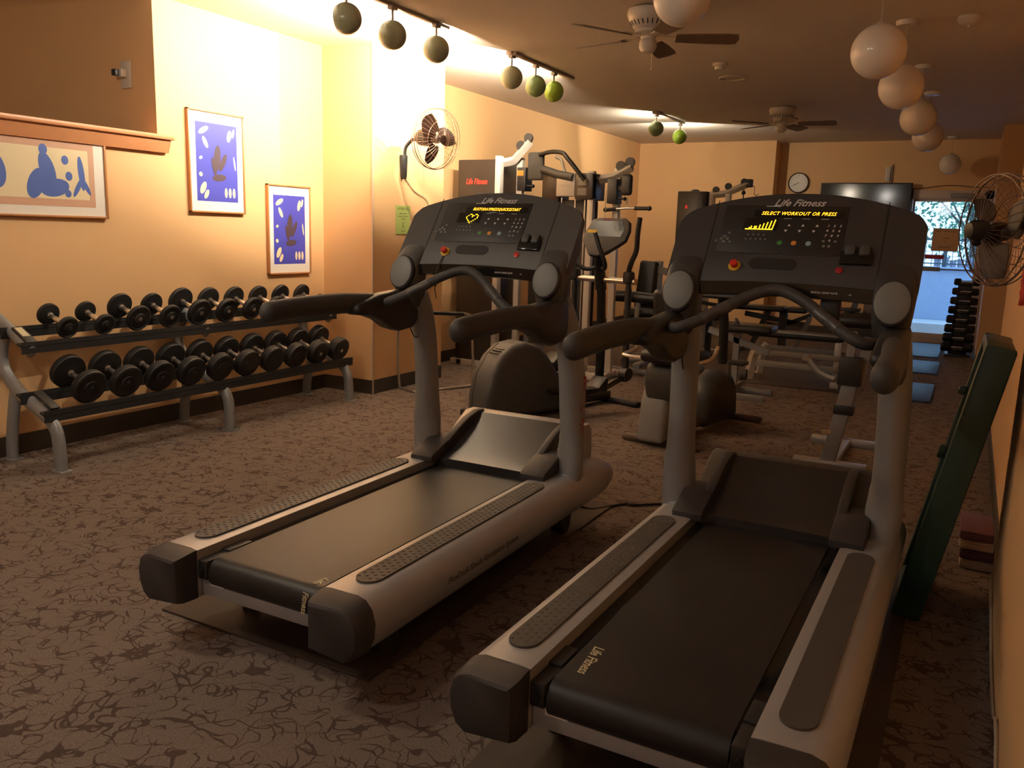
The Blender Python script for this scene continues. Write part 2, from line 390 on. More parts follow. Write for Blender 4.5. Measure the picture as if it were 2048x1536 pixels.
# ------------------------------------------------------------------ treadmills
def face_basis(x, s, off=0.0):
    # console face: s metres up the face from its lower lip
    o = V((x, 1.262+.566*s, 1.20+.824*s)) + V((0, -.824, .566))*off
    return basis(o, (1, 0, 0), (0, .566, .824))
def FP(x, s, n=0): return V((x, 1.262+.566*s, 1.20+.824*s))+V((0, -.824, .566))*n
def dot(mb, x, s, r, h=.002, seg=14, base=.001):
    T = face_basis(x, s, base); mb.lathe([(r, 0), (r, h*.6), (r*.85, h)], M=T, seg=seg); return mb
def treadmill(name_label, loc, rz, kind):
    t = thing('treadmill', name_label, 'treadmill', loc, rz)
    # side rails
    def railprof(sgn, k=1.0):
        p = [(.262, .16), (.262, .318), (.285, .322), (.385, .322), (.412, .312), (.434, .288), (.444, .25), (.440, .21), (.425, .17), (.40, .15)]
        return [(sgn*a, b) for a, b in p]
    for sgn in (-1, 1):
        rings = []
        for y, q in ((.0, 1), (.5, 1), (1.0, 1), (1.5, 1), (1.72, 1), (1.79, .93), (1.83, .78), (1.85, .55)):
            rings.append([V((sgn*.35+(a-sgn*.35)*(.75+.25*q), y, .236+(b-.236)*q)) for a, b in railprof(sgn)])
        sr = MB().loft(rings).build('side_rail', SILV, t)
        if sgn == 1:
            T = basis((.4455, .62, .235), (0, 1, 0), (-.12, 0, 1))
            MB().text('FlexDeck Shock Absorption System', .030, T, shear=.3, ext=.0004, sx=1.1).build('rail_lettering', INKD, sr)
        # rear cap
        c = [(.262, .158), (.262, .320), (.385, .324), (.414, .315), (.437, .290), (.448, .25), (.444, .205), (.428, .165), (.40, .145)]
        rings = []
        for y, q in ((-.088, .80), (-.082, .90), (-.060, .975), (-.004, 1), (.0, .98)):
            rings.append([V((sgn*(.35+(a-.35)*q), y, .235+(b-.235)*q*(.93 if b > .3 and y < -.05 else 1))) for a, b in c])
        ec = MB().loft(rings).build('rear_end_cap', CAPP, t)
        sc = MB()
        for z in (.19, .28): sc.sphere((sgn*.30, -.086, z), .006, 8, 6, sc=(1, .5, 1))
        sc.build('screw', BLKP, ec)
        # foot pad
        pts = []
        x0, y0, y1, hw = sgn*.338, .07, 1.245, .042
        for k in range(13): a = PI+PI*k/12; pts.append((x0+hw*math.cos(a), y0+.05+.05*math.sin(a)))
        for k in range(13): a = PI*k/12; pts.append((x0+hw*math.cos(a), y1-.05+.05*math.sin(a)))
        fp = MB().prism(pts, 'xy', .320, .3285, 0)
        if not (kind == 2 and sgn == 1):
            ny = 40
            for i in range(ny):
                for j in range(4):
                    xx = x0-.030+.02*j; yy = y0+.035+i*(y1-y0-.07)/(ny-1)+(.006 if j % 2 else -.006)
                    fp.sphere((xx, yy, .3285), .0062, 7, 4, sc=(1, 1, .45))
        fp.build('foot_pad', PADP, t)
    # deck plate + belt + rollers
    MB().b2((-.262, .06, .195), (.262, 1.42, .284), .004).build('deck_plate', GLOSSB, t)
    pr = [(1.45, .292), (.05, .292)]
    for k in range(1, 9): a = PI/2+PI*k/8; pr.append((.05+.05*math.cos(a)*1.0, .242+.05*math.sin(a)))
    pr += [(1.45, .192)]
    bl = MB().prism(pr, 'yz', -.218, .218, 0).build('running_belt', BELT, t)
    if kind == 2:
        T = basis((-.175, .165, .2926), (.10, -.99, 0), (.99, .10, 0))
        MB().text('Life Fitness', .040, T, shear=.25, bold=.0006, ext=.0003, sx=.82).build('belt_lettering', LOGOC, bl)
    else:
        for seg_, (yy, zz, dy, dz) in enumerate(((.045, .2926, 1, 0),)):
            T = basis((.185, .055, .2926), (-.25, -.97, 0), (.97, -.25, 0))
            MB().text('Life', .036, basis((.188, .072, .2926), (-.2, -.98, 0), (.98, -.2, 0)), shear=.25, bold=.0005, ext=.0003).build('belt_lettering', LOGOC, bl)
            MB().text('Fitness', .030, basis((.185, -.0010, .250), (.0, -.18, -.98), (1, 0, 0)), shear=.25, bold=.0005, ext=.0003, sx=.8).build('belt_lettering', LOGOC, bl)
    for sgn in (-1, 1):
        rb = MB()
        rb.b2((sgn*.222, .0, .225), (sgn*.262, .10, .288), .004); rb.lathe([(.008, 0), (.008, .006)], (sgn*.242, -.004, .255), (0, -1, 0), 8)
        rb.b2((sgn*.262, .10, .284), (sgn*.224, .20, .294), .003)
        rb.build('roller_bracket', BLKP, t)
    cb = MB().b2((-.26, .015, .165), (.26, .05, .232), .004).build('rear_crossbar', SILV, t)
    MB().b2((-.225, .0135, .205), (-.165, .0145, .225)).build('serial_sticker', INKW, cb)
    # base frame beneath
    bs = MB(); bs.b2((-.33, .15, .09), (-.27, 1.8, .17), .01); bs.b2((.27, .15, .09), (.33, 1.8, .17), .01); bs.b2((-.33, 1.5, .06), (.33, 1.62, .14), .01)
    for sx in (-.3, .3):
        bs.cyl((sx, .26, .009), (sx, .26, .10), .03, 14); bs.cyl((sx-.03, 1.56, .051), (sx+.03, 1.56, .051), .042, 18)
    bs.build('base_frame', BLKP, t)
    # motor hood: silver shell with two side arms, dark concave panel between
    hs = MB()
    hs.prism([(1.45, .30), (1.45, .310), (1.56, .372), (1.66, .432), (1.735, .474), (1.80, .474), (1.835, .43), (1.84, .33), (1.84, .18), (1.45, .18)], 'yz', -.322, .322, .008)
    hs.build('motor_hood', SILV if kind == 1 else PADP, t)  # same hood on both; the right one's shade is put into its colour
    pn = []
    for i in range(13):
        u = i/12; y = 1.36+.36*u
        z = .312+.150*(u**1.25)
        pn.append((y, z))
    hp = MB(); R_ = []
    for y, z in pn:
        R_.append([V((-.246, y, z+.012)), V((-.19, y, z+.012)), V((.19, y, z+.012)), V((.246, y, z+.012)), V((.246, y, z-.06)), V((-.246, y, z-.06))])
    hp.loft(R_).build('hood_panel', HOODM, t)
    for sgn in (-1, 1):
        pf = [(1.285, .312), (1.285, .340), (1.30, .352), (1.42, .392), (1.53, .400), (1.55, .312)]
        MB().prism(pf, 'yz', sgn*.222, sgn*.338, .008).build('toe_guard', CAPP, t)
        pf = [(1.40, .312), (1.40, .375), (1.50, .425), (1.60, .466), (1.70, .487), (1.755, .484), (1.755, .312)]
        MB().prism(pf, 'yz', sgn*.222, sgn*.258, .006).build('hood_fin', CAPP, t)
    # uprights
    for sgn in (-1, 1):
        path = catmull([(sgn*.372, 1.475, .30), (sgn*.375, 1.470, .60), (sgn*.370, 1.445, .82), (sgn*.360, 1.395, .97), (sgn*.352, 1.335, 1.06)], 5)
        up = MB().tube(path, .052, 20, sq=(1, 1.25), up=(0, 0, 1))
        up.lathe([(.062, 0), (.060, .01), (.054, .016)], (sgn*.372, 1.475, .315))
        uo = up.build('upright', SILVD, t)
        if kind == 1 and sgn == 1:
            T = basis((.372+.0535, 1.47, .62), (0, 0, 1), (0, -1, 0))
            MB().text('Life Fitness', .060, T, shear=.25, bold=.001, ext=.0004).build('upright_lettering', DRED, uo)
    # console arms (run from shoulder down to the joint with the handlebar)
    for sgn in (-1, 1):
        P = [(.340, 1.395, 1.30, .060, .018), (.343, 1.375, 1.285, .064, .030), (.344, 1.350, 1.255, .066, .044), (.346, 1.315, 1.215, .066, .054), (.346, 1.285, 1.18, .064, .058), (.345, 1.275, 1.13, .062, .062), (.345, 1.29, 1.075, .055, .060), (.348, 1.325, 1.035, .038, .045)]
        dirs = [(0, .566, .824)]*4+[(0, .45, .89), (0, .1, 1), (0, -.35, .94), (0, -.7, .7)]
        rings = []
        for (x, y, z, hw, th), dd in zip(P, dirs):
            dd = V(dd).normalized(); nn = V((0, -dd.z, dd.y))
            rr = []
            for k in range(20):
                a = 2*PI*k/20; ca, sa = math.cos(a), math.sin(a)
                e = .55
                rr.append(V((sgn*x, y, z))+V((1, 0, 0))*hw*math.copysign(abs(ca)**e, ca)+nn*(th*math.copysign(abs(sa)**e, sa)))
            rings.append(rr)
        ca_ = MB().loft(rings).build('console_arm', GRYP if kind == 1 else GRYP_SHADE, t)
        # oval cup on arm
        T = basis((sgn*.346, 1.222, 1.165), (1, 0, 0), (0, .28, .96))
        S = Matrix.Diagonal((1, 1.27, 1, 1))
        MB().lathe([(.058, -.03), (.059, .004), (.054, .009)], M=T @ S, seg=32).build('cup_rim', CAPP, ca_)
        MB().lathe([(.053, .0), (.053, .010), (.046, .013), (.02, .0145)], M=T @ S, seg=32).build('oval_cover', COVER, ca_)
        # gusset under the arm
        pf = [(1.33, 1.09), (1.335, 1.0), (1.325, .945), (1.29, .918), (1.20, .910), (1.13, .930), (1.06, .968), (.98, .992), (.90, 1.0), (.90, 1.04), (1.05, 1.075), (1.25, 1.09)]
        MB().prism(pf, 'yz', sgn*.327, sgn*.405, .018, seg=3).build('arm_gusset', BLKP, t)
        # handlebar
        path = catmull([(sgn*.405, .485, 1.035), (sgn*.404, .62, 1.042), (sgn*.398, .80, 1.046), (sgn*.385, .95, 1.044), (sgn*.37, 1.12, 1.03), (sgn*.366, 1.25, 1.01)], 5)
        rads = [.036, .037, .037, .037, .037]+[.037]*(len(path)-5)
        MB().tube(path, rads, 18, sq=(.92, 1.12), up=(0, 0, 1), roundcap=True).build('handrail', GRIP, t)
    # crossbar with heart-rate sleeves
    cpth = catmull([(-.325, 1.10, 1.046), (-.285, 1.05, 1.052), (-.20, 1.085, 1.092), (-.11, 1.14, 1.150), (-.03, 1.17, 1.184), (.03, 1.17, 1.184), (.11, 1.14, 1.150), (.20, 1.085, 1.092), (.285, 1.05, 1.052), (.325, 1.10, 1.046)], 6)
    MB().tube(cpth, .019, 14).build('crossbar', GRIP, t)
    for sgn in (-1, 1):
        MB().tube([(sgn*.215, 1.078, 1.084), (sgn*.14, 1.122, 1.130)], .0203, 14).build('pulse_sensor', SLEEVE, t)
    # console body
    xs = [-.412, -.408, -.40, -.385]+[-.36+.72*i/24 for i in range(25)]+[.385, .40, .408, .412]
    rings = []
    for x in xs:
        st = .385-.088*(abs(x)/.40)**2.1; sb = .0
        if abs(x) > .37: st -= .034*((abs(x)-.37)/.042)**2
        if abs(x) > .395: sb = .02*(abs(x)-.395)/.017
        th = .055 if abs(x) < .39 else .055-.9*(abs(x)-.39)
        prof = [(sb+.004, .0), (sb-.002, -.004), (sb-.004, -.010), (sb-.004, -th), (sb+.02, -th-.012), (st*.5, -th-.03), (st-.03, -th), (st-.002, -.025), (st, -.012), (st-.006, .0), (st*.66, .0), (st*.34, .0)]
        rings.append([FP(x, s, n) for s, n in prof])
    body = MB().loft(rings).build('console', GRYP if kind == 1 else GRYP_SHADE, t)
    for sgn in (-1, 1): MB().box((sgn*.287, .18, .0008), (.003, .33, .0012), M=face_basis(0, 0)).build('panel_seam', BLKP, body)
    lp = MB(); rings = []
    for i in range(25):
        x = -.29+.58*i/24; dz = -.008*(1-(x/.29)**2)*-1
        rings.append([V((x, 1.262-.004, 1.200+dz)), V((x, 1.262-.006, 1.158+dz)), V((x, 1.285, 1.152+dz)), V((x, 1.34, 1.19+dz)), V((x, 1.34, 1.21+dz))])
    lp.loft(rings).build('console_lip', GLOSSB, t)
    MB().text('DIGITAL HEART RATE', .0085, basis((.135, 1.2555, 1.183), (1, 0, 0), (0, -.05, 1)), ext=.0003, bold=.0002).text('USB', .006, basis((.215, 1.2555, 1.181), (1, 0, 0), (0, -.05, 1)), ext=.0003).build('lip_lettering', LOGOG, body)
    # face plate panels
    fpb = MB(); fpb.box((-.045, .225, .0005), (.42, .20, .003), .001, M=face_basis(0, 0)); fpb.build('face_plate', BLKP, body)
    MB().box((0, .0, .0025), (.30, .030, .002), .0008, M=face_basis(.0, .29)).box((-.12, -.045, .0025), (.115, .052, .002), .0008, M=face_basis(0, .29)).build('display_window', GLOSSB, body)
    lg = MB().text('Life', .040, face_basis(-.062, .336, .0025), shear=.45, bold=.0006, ext=.0004, sx=.95)
    lg.text('Fitness', .040, face_basis(.028, .336, .0025), shear=.45, bold=.0006, ext=.0004, sx=.95)
    lg.box((-.088, -.0145, .0), (.05, .003, .0008), M=face_basis(0, .336, .0025)).build('console_logo', LOGOG, body)
    msg = 'SELECT WORKOUT OR PRESS' if kind == 2 else 'BUSTODAYPRESSQUICKSSTART'
    MB().text(msg, .0205, face_basis(.0, .29, .0042), shear=.3, bold=0, ext=.0002, sx=.86 if kind == 2 else .74, space=1.08).build('message_display', LED, body)
    g = MB()
    if kind == 2:
        hs_ = [1, 2, 3, 2, 3, 2, 4, 1, 5, 1, 6, 1, 7, 1]
        hts = [1, 1, 2, 3, 1, 3, 3, 1, 4, 1, 5, 1, 6, 1, 7, 1, 8]
        for i, h in enumerate(hts):
            for j in range(h): dot(g, -.168+i*.0057+j*.0008, .222+j*.0056, .0024, .001, 8, .0042)
        g.box((-.122, .222, .0044), (.094, .003, .0008), M=face_basis(0, 0))
    else:
        pat = ["..##..##.", ".#..##..#", "#...#...#", "#.......#", ".#.....#.", "..#...#..", "...#.#...", "....#...."]
        for j, row in enumerate(pat):
            for i, c in enumerate(row):
                if c == '#': dot(g, -.130+i*.0066-j*.0008, .262-j*.0062, .0027, .001, 8, .0042)
    g.build('graphic_display', LEDY, body)
    ar = MB()
    for i in range(3):
        for s, q in ((.243, 1), (.219, -1)):
            T = face_basis(-.026+.0465*i+.004*q, s, .0026)
            ar.add([(-.0055, -.0045*q, 0), (.0055, -.0045*q, 0), (0, .0055*q, 0)], [(0, 1, 2)], T)
    for i, ch in enumerate('123456789'):
        ar.text(ch, .013, face_basis(.108+.0195*(i % 3)-.002*(i//3), .243-.020*(i//3), .0026), shear=.2, ext=.0002, bold=.0002)
    ar.text('0', .013, face_basis(.120, .183, .0026), ext=.0002, bold=.0002)
    for i in range(5): ar.box((-.155+.062*i, .270, .0026), (.026, .0016, .0004), M=face_basis(0, 0))
    ar.build('key_legend', INKW, body)
    for s, x in ((.169, -.041),): dot(MB(), x, s, .0095, .003).build('start_button', GRN, body)
    dot(MB(), .006, .169, .0095, .003).build('yellow_button', ORG, body)
    dot(MB(), .054, .169, .0095, .003).build('blue_button', LBL, body)
    kp = MB()
    for (x, s) in ((.101, .181), (.139, .181), (.105, .161), (.122, .161)): dot(kp, x, s, .0055, .0015, 10)
    rn = random.Random(4)
    for r_ in range(3):
        for c_ in range(4): dot(kp, -.243+.013*c_+.003*r_*-1, .246-.017*r_, .0028, .001, 8)
    for (x, s, rr) in ((-.246, .180, .006), (-.236, .190, .006), (-.224, .180, .006), (-.236, .168, .006), (-.214, .168, .005), (-.262, .170, .005), (-.222, .205, .005)): dot(kp, x, s, rr, .0015, 10)
    for i in range(4): dot(kp, -.155+.018*i, .200, .0042, .0015, 8)
    for i in range(5): dot(kp, -.160+.017*i, .182, .0042, .0015, 8)
    kp.build('keypad', COVER, body)
    sl = MB()
    for i in range(4): sl.box((-.165+.088*i, .128, .001), (.078, .014, .0012), M=face_basis(0, 0))
    sl.build('label_strip', CAPP, body)
    es = MB().lathe([(.021, 0), (.021, .003), (.0155, .0035)], M=face_basis(-.176, .068, .0005), seg=28).build('stop_ring', YEL, body)
    MB().lathe([(.011, 0), (.011, .010), (.0135, .013), (.0135, .019), (.011, .022)], M=face_basis(-.176, .068, .003), seg=24).build('stop_button', RED, es)
    MB().lathe([(.012, 0), (.012, .003), (.010, .004)], M=face_basis(.169, .068, .0005), seg=20).build('pause_button', DRED if kind == 2 else RED, body)
    ov = []
    for k in range(10): a = PI/2+PI*k/9; ov.append((-.105+.025*math.cos(a), .083+.022*math.sin(a)))
    for k in range(10): a = -PI/2+PI*k/9; ov.append((.005+.025*math.cos(a), .083+.022*math.sin(a)))
    MB().prism(ov, 'xy', .0005, .0022, M=face_basis(0, 0)).build('speaker_slot', RUBB, body)
    # accessory tray tabs on right
    tb = MB().box((.215, .115, .006), (.10, .05, .012), .004, M=face_basis(0, 0)).build('accessory_tray', GLOSSB, body)
    for x in (.193, .238): MB().box((x, .142, .011), (.034, .042, .020), .008, M=face_basis(0, 0)).build('tray_tab', GRYP, tb)
    # safety cord
    if kind == 1:
        MB().tube(catmull([FP(-.176, .045, .004), (-.178, 1.24, 1.18), (-.185, 1.235, 1.11), (-.18, 1.24, 1.06)], 5), .0022, 6).box((-.183, 1.235, 1.125), (.010, .008, .03), .003).build('safety_cord', CORD, t)
    else:
        MB().b2((.12, 1.285, 1.085), (.185, 1.33, 1.165), .012).build('cable_box', BLKP, t)
    MB().tube(catmull([(-.345, 1.262, 1.095), (-.348, 1.235, 1.06), (-.33, 1.235, .97), (-.335, 1.30, .88), (-.36, 1.37, .875), (-.385, 1.385, .895)], 6), .0028, 6).build('sensor_cord', CORD, t)
    return t
treadmill('grey treadmill with amber heart display, left of the two in front', (-1.81, 1.77, 0), .005, 1)
treadmill('grey treadmill reading SELECT WORKOUT OR PRESS, nearest the right wall', (-.561, 1.669, 0), -.006, 2)
tag(MB().b2((-2.37, 1.86, .0005), (-1.46, 3.84, .009), .003).build('floor_mat', DMAT), 'thin dark rubber mat under the left treadmill', 'mat')
tag(MB().b2((-.99, 1.55, .0005), (-.07, 3.72, .009), .003).build('floor_mat', DMAT), 'thin dark rubber mat under the right treadmill', 'mat')
tag(MB().tube(catmull([(-1.60, 3.70, .02), (-1.52, 3.72, .008), (-1.42, 3.88, .008), (-1.36, 3.90, .008), (-1.15, 4.05, .008), (-.9, 3.95, .02), (-.72, 3.70, .02)], 8), .006, 8).build('power_cord', CORD), 'black power cord lying on the carpet between the two treadmills', 'cord')

# ------------------------------------------------------------------ dumbbell rack
rk = thing('dumbbell_rack', 'two-tier grey dumbbell rack against the left wall', 'rack', (-4.45, 3.92, 0))
def rack_end(y):
    cx = -4.45
    main = [(-4.600, .735), (-4.645, .68), (-4.672, .60), (-4.665, .52), (-4.61, .455), (-4.51, .385), (-4.40, .335), (-4.30, .292), (-4.235, .235), (-4.212, .16), (-4.205, .004)]
    rear = [(-4.56, .425), (-4.60, .28), (-4.635, .12), (-4.645, .004)]
    top = [(-4.690, .795), (-4.60, .75), (-4.50, .695), (-4.43, .650), (-4.395, .632)]
    m = MB()
    for pts, w_ in ((main, .040), (rear, .038), (top, .036)):
        m.tube(catmull([(x-cx, y-3.92, z) for x, z in pts], 5), w_, 14, sq=(.75, 1.0), up=(0, 1, 0) if False else None)
    m.b2((-4.25-cx, y-3.92-.035, .0), (-4.15-cx, y-3.92+.035, .006)); m.b2((-4.69-cx, y-3.92-.035, 0), (-4.59-cx, y-3.92+.035, .006))
    return m.build('end_frame', SILVD, rk)
def rail_mb(z0, x0, x1, z1):
    m = MB(); 
    for x, z in ((x0, z0), (x1, z1)):
        m.bar((x+4.45, -1.27, z), (x+4.45, 1.27, z), .045, .012, up=(.34, 0, .94))
        m.bar((x+4.45+.018, -1.27, z-.014), (x+4.45+.018, 1.27, z-.014), .006, .062)
    return m
for y in (2.71, 3.90, 5.12): rack_end(y)
sh = rail_mb(.738, -4.585, -4.405, .672).build('upper_shelf', RUBB, rk)
lsh = rail_mb(.392, -4.445, -4.245, .318).build('lower_shelf', RUBB, rk)
for (p, s_) in (((-.47+.455+.0, -1.205, .742), sh),): pass
MB().box((-.02, -1.20, .718), (.15, .062, .016), .006, rot=Matrix.Rotation(.49, 4, 'Y')).build('shelf_end_pad', BLKP, rk)
MB().box((-.035, -1.20, .7345), (.085, .04, .002), rot=Matrix.Rotation(.49, 4, 'Y')).build('maker_plate', LOGOC, rk)
MB().box((.13, -1.195, .376), (.17, .055, .016), .006, rot=Matrix.Rotation(.46, 4, 'Y')).build('shelf_end_pad', BLKP, rk)

def saddle(mb, x, y, z): pass
ORD = ['first', 'second', 'third', 'fourth', 'fifth', 'sixth', 'seventh', 'eighth', 'ninth', 'tenth']
def dumbbell(loc, R, th, gap, label, group, tilt):
    t = thing('dumbbell', label, 'dumbbell', loc, 0, group); t.rotation_euler = (0, tilt, 0)
    MB().lathe([(.013, -gap), (.0145, -.04), (.016, 0), (.0145, .04), (.013, gap)], (0, 0, 0), (1, 0, 0), 16).lathe([(.019, -gap), (.019, -gap+.012), (.014, -gap+.016)], (0, 0, 0), (1, 0, 0), 14).lathe([(.014, gap-.016), (.019, gap-.012), (.019, gap)], (0, 0, 0), (1, 0, 0), 14).build('handle', CHROME, t)
    for sgn in (-1, 1):
        pr = [(R*.80, 0), (R*.97, .004), (R, .010), (R, th*.33-.002), (R*.975, th*.33), (R, th*.33+.002), (R, th*.66-.002), (R*.975, th*.66), (R, th*.66+.002), (R, th-.010), (R*.96, th-.003), (R*.86, th), (R*.80, th-.004), (R*.42, th-.004), (R*.38, th+.002), (R*.2, th+.002)]
        h = MB().lathe([(a, (gap-.004+b)*sgn) for a, b in pr], (0, 0, 0), (1, 0, 0), 32).build('weight_head', RUBB, t)
        MB().lathe([(.014, (gap+th-.004)*sgn), (.014, (gap+th+.002)*sgn), (.010, (gap+th+.004)*sgn)], (0, 0, 0), (1, 0, 0), 12).build('end_bolt', CHROME if R < .094 and R > .075 and sgn > 0 else BLKP, h)
topR = [.064, .063, .082, .077, .089, .085, .083, .081, .080, .077]
for i in range(10):
    R = topR[i]; th = .030 if i < 4 else .036
    dz = R/math.cos(.35)
    dumbbell((-4.500+.0, 2.938+.2305*i, .692+.022+R), R, th, .080, '%s dumbbell from the left on the upper rack shelf, %s round heads and chrome handle' % (ORD[i], 'small' if R < .07 else 'medium'), 'dumbbells on the upper rack shelf', .35)
lowR = [.100, .099, .098, .098, .096, .095, .095, .094, .093, .093]
for i in range(10):
    R = lowR[i]; th = .048+.0025*i
    dumbbell((-4.345+.0, 2.935+.2335*i, .345+.018+R), R, th, .076, '%s dumbbell from the left on the lower rack shelf, thick black heads' % ORD[i], 'dumbbells on the lower rack shelf', .36)

# ------------------------------------------------------------------ pictures
def picture(y0, y1, z0, z1, label, arts, ft=.012):
    yc, zc = (y0+y1)/2, (z0+z1)/2; w_, h_ = y1-y0, z1-z0
    t = thing('framed_print', label, 'picture', (XL, yc, zc))
    f = MB()
    for s in (-1, 1):
        f.b2((.001, s*w_/2-ft*(s > 0), -h_/2), (.028, s*w_/2+ft*(s < 0), h_/2), .002); f.b2((.001, -w_/2, s*h_/2-ft*(s > 0)), (.028, w_/2, s*h_/2+ft*(s < 0)), .002)
    f.build('frame', FRAMEW, t)
    MB().b2((.002, -w_/2+ft*.5, -h_/2+ft*.5), (.018, w_/2-ft*.5, h_/2-ft*.5)).build('mat_board', PAPER, t, smooth=False)
    k = 0
    pr = bpy.data.objects.new('print', None)
    first = None
    for (nm, m, polys) in arts:
        mb = MB(); k += 1
        for q, p in enumerate(polys): mb.add([(.018+.0006*k+.00004*q, a, b) for a, b in p], [tuple(range(len(p)))])
        o = mb.build(nm, m, t if first is None else first, smooth=False)
        if first is None: first = o
    bpy.data.objects.remove(pr)
    return t
def rect(a, b, c, d_): return [(a, b), (c, b), (c, d_), (a, d_)]
def oval(cx, cy, rx, ry, a=0, n=22):
    return [(cx+rx*math.cos(t)*math.cos(a)-ry*math.sin(t)*math.sin(a), cy+rx*math.cos(t)*math.sin(a)+ry*math.sin(t)*math.cos(a)) for t in [2*PI*i/n for i in range(n)]]
def blue_art(w_, h_):
    X, Y = w_*.37, h_*.385
    whites = [oval(-X*.62, Y*.80, X*.26, Y*.07, .5), oval(-X*.55, Y*.50, X*.09, Y*.16, .5), oval(X*.62, Y*.72, X*.10, Y*.16, -.25), oval(X*.82, Y*.80, X*.06, Y*.12, -.25),
              oval(-X*.70, -Y*.66, X*.12, Y*.17, -.5), oval(-X*.55, -Y*.82, X*.09, Y*.13, -.5), oval(X*.40, -Y*.76, X*.07, Y*.13, 0), oval(X*.60, -Y*.76, X*.07, Y*.13, 0), oval(X*.80, -Y*.76, X*.07, Y*.13, 0),
              oval(-X*.78, Y*.10, X*.08, Y*.04, .4), oval(-X*.8, -Y*.32, X*.08, Y*.06, .9), oval(X*.86, Y*.02, X*.04, Y*.18, .15)]
    dark = [oval(0, Y*.12, X*.16, Y*.34, -.12), oval(X*.28, Y*.02, X*.12, Y*.26, -.5), oval(-X*.16, -Y*.10, X*.09, Y*.24, .25), oval(X*.08, -Y*.38, X*.34, Y*.09, .1)]
    return [('print_field', BLUE, [rect(-X, -Y, X, Y)]), ('print_light_shapes', CREAM, whites), ('print_dark_shapes', CHAR, dark)]
picture(4.065, 4.56, 1.415, 2.10, 'taller framed blue abstract print, higher of the two blue ones on the left wall', blue_art(.495, .685))
picture(4.783, 5.25, .97, 1.65, 'framed blue abstract print hung lower, nearest the yellow column', blue_art(.467, .68))
W1, H1 = .95, .495
blobs = [oval(.10, .02, .045, .10, .3), oval(.03, -.06, .05, .09, -.4), oval(.14, -.08, .09, .05, .2), oval(.31, .01, .020, .10, .1), oval(.285, -.07, .015, .065, -.5), oval(.335, -.06, .014, .06, .5), oval(.21, .08, .022, .026), oval(.23, -.01, .022, .026), oval(.22, -.11, .020, .022), oval(.08, .13, .026, .03), oval(-.2, .0, .06, .10, .2), oval(-.3, -.05, .05, .09, -.3)]
picture(3.44-W1, 3.44, 1.352, 1.847, 'wide framed print of blue shapes in tan border under the wooden rail', [('print_border', TAN, [rect(-.395, -.185, .395, .185)]), ('print_field', CREAM, [rect(-.357, -.143, .357, .143)]), ('print_shapes', BLUEL, [[(a, b) for a, b in p] for p in blobs])])
# thermostat in the recess
t = thing('wall_thermostat', 'off-white wall thermostat with small black block on the shaded wall above the rail', 'thermostat', (-4.985, 3.84, 2.28))
MB().b2((-.05, -.012, -.085), (.05, -.001, .085), .004).build('wall_plate', OFFW, t)
MB().b2((-.04, -.055, -.02), (.02, -.012, .03), .005).build('sensor_block', OFFW, t)
MB().b2((-.042, -.085, -.015), (.0, -.056, .025), .003).build('dark_cover', BLKP, t)

# ------------------------------------------------------------------ track lights
def track(loc, length, label):
    t = thing('light_track', label, 'light track', loc)
    MB().b2((-.018, 0, -.022), (.018, length, 0), .003).build('rail', TRACKM, t)
    MB().b2((-.05, .02, -.028), (.05, .14, 0), .006).build('feed_box', TRACKM, t)
tracks = [(-3.42, 3.55, 1.70, 'front ceiling light track, nearest the viewer'), (-3.39, 6.10, 1.20, 'middle ceiling light track with one grey and two green ball spots'), (-3.36, 9.50, 1.10, 'rear ceiling light track with two ball spots')]
for x, y, l, lb in tracks: track((x, y, CH), l, lb)
def ballspot(x, y, z, m, label, R=.09, power=60, d=(-1, 0, .30), notch=62):
    t = thing('ball_spotlight', label, 'spotlight', (x, y, z), 0, 'ball spotlights on the ceiling tracks')
    d = V(d).normalized()
    prof = []
    for k in range(19):
        a = PI-(PI-math.radians(notch))*k/18; prof.append((R*math.sin(a), R*math.cos(a)))
    inner = [(max(r_-.004, 0)*1.0, h_*.955) for r_, h_ in prof[::-1]]
    a_, b_ = frame_axes(d); seg = 28
    rings = [[d*h+(a_*math.cos(2*PI*k/seg)+b_*math.sin(2*PI*k/seg))*max(r_, 1e-4) for k in range(seg)] for r_, h in prof+inner]
    MB().loft(rings, False).build('ball_shade', m, t)
    MB().cyl((0, 0, R*.95), (0, 0, CH-z-.02), .008, 10).build('stem', TRACKM, t)
    MB().b2((-.02, -.03, CH-z-.045), (.02, .03, CH-z-.02), .004).build('track_adapter', TRACKM, t)
    MB().sphere((0, 0, 0), .02, 12, 8).build('bulb', BULB, t)
    L = bpy.data.lights.new('spot_bulb', 'POINT'); L.energy = power; L.color = (1, .87, .67); L.shadow_soft_size = .022
    o = bpy.data.objects.new('spot_bulb', L); COL.objects.link(o); o.parent = t; o.location = d*.005
    return t
ballspot(-3.40, 4.13, 2.555, BALLD, 'olive ball spotlight with notched rim, first on the front track', power=330, d=(-.88, -.30, -.10), notch=50)
ballspot(-3.40, 4.58, 2.555, BALLD, 'grey-green ball spotlight, second on the front track', power=480, d=(-1, .1, .40), notch=56)
ballspot(-3.40, 5.08, 2.565, BALLD, 'grey-green ball spotlight, last on the front track', power=620, d=(-1, .25, .35), notch=60)
ballspot(-3.40, 6.16, 2.56, BALLD, 'grey ball spotlight, first on the middle track', power=560, d=(-1, .15, .35), notch=60)
ballspot(-3.40, 6.58, 2.56, BALLG, 'dark green ball spotlight, middle of the three on the middle track', power=220, d=(-1, .1, .4), notch=58)
ballspot(-3.40, 6.93, 2.57, BALLL, 'lime green ball spotlight, last on the middle track', power=60)
ballspot(-3.40, 9.66, 2.575, BALLG, 'dark green ball spotlight on the rear track', power=150, d=(-.8, .3, .5))
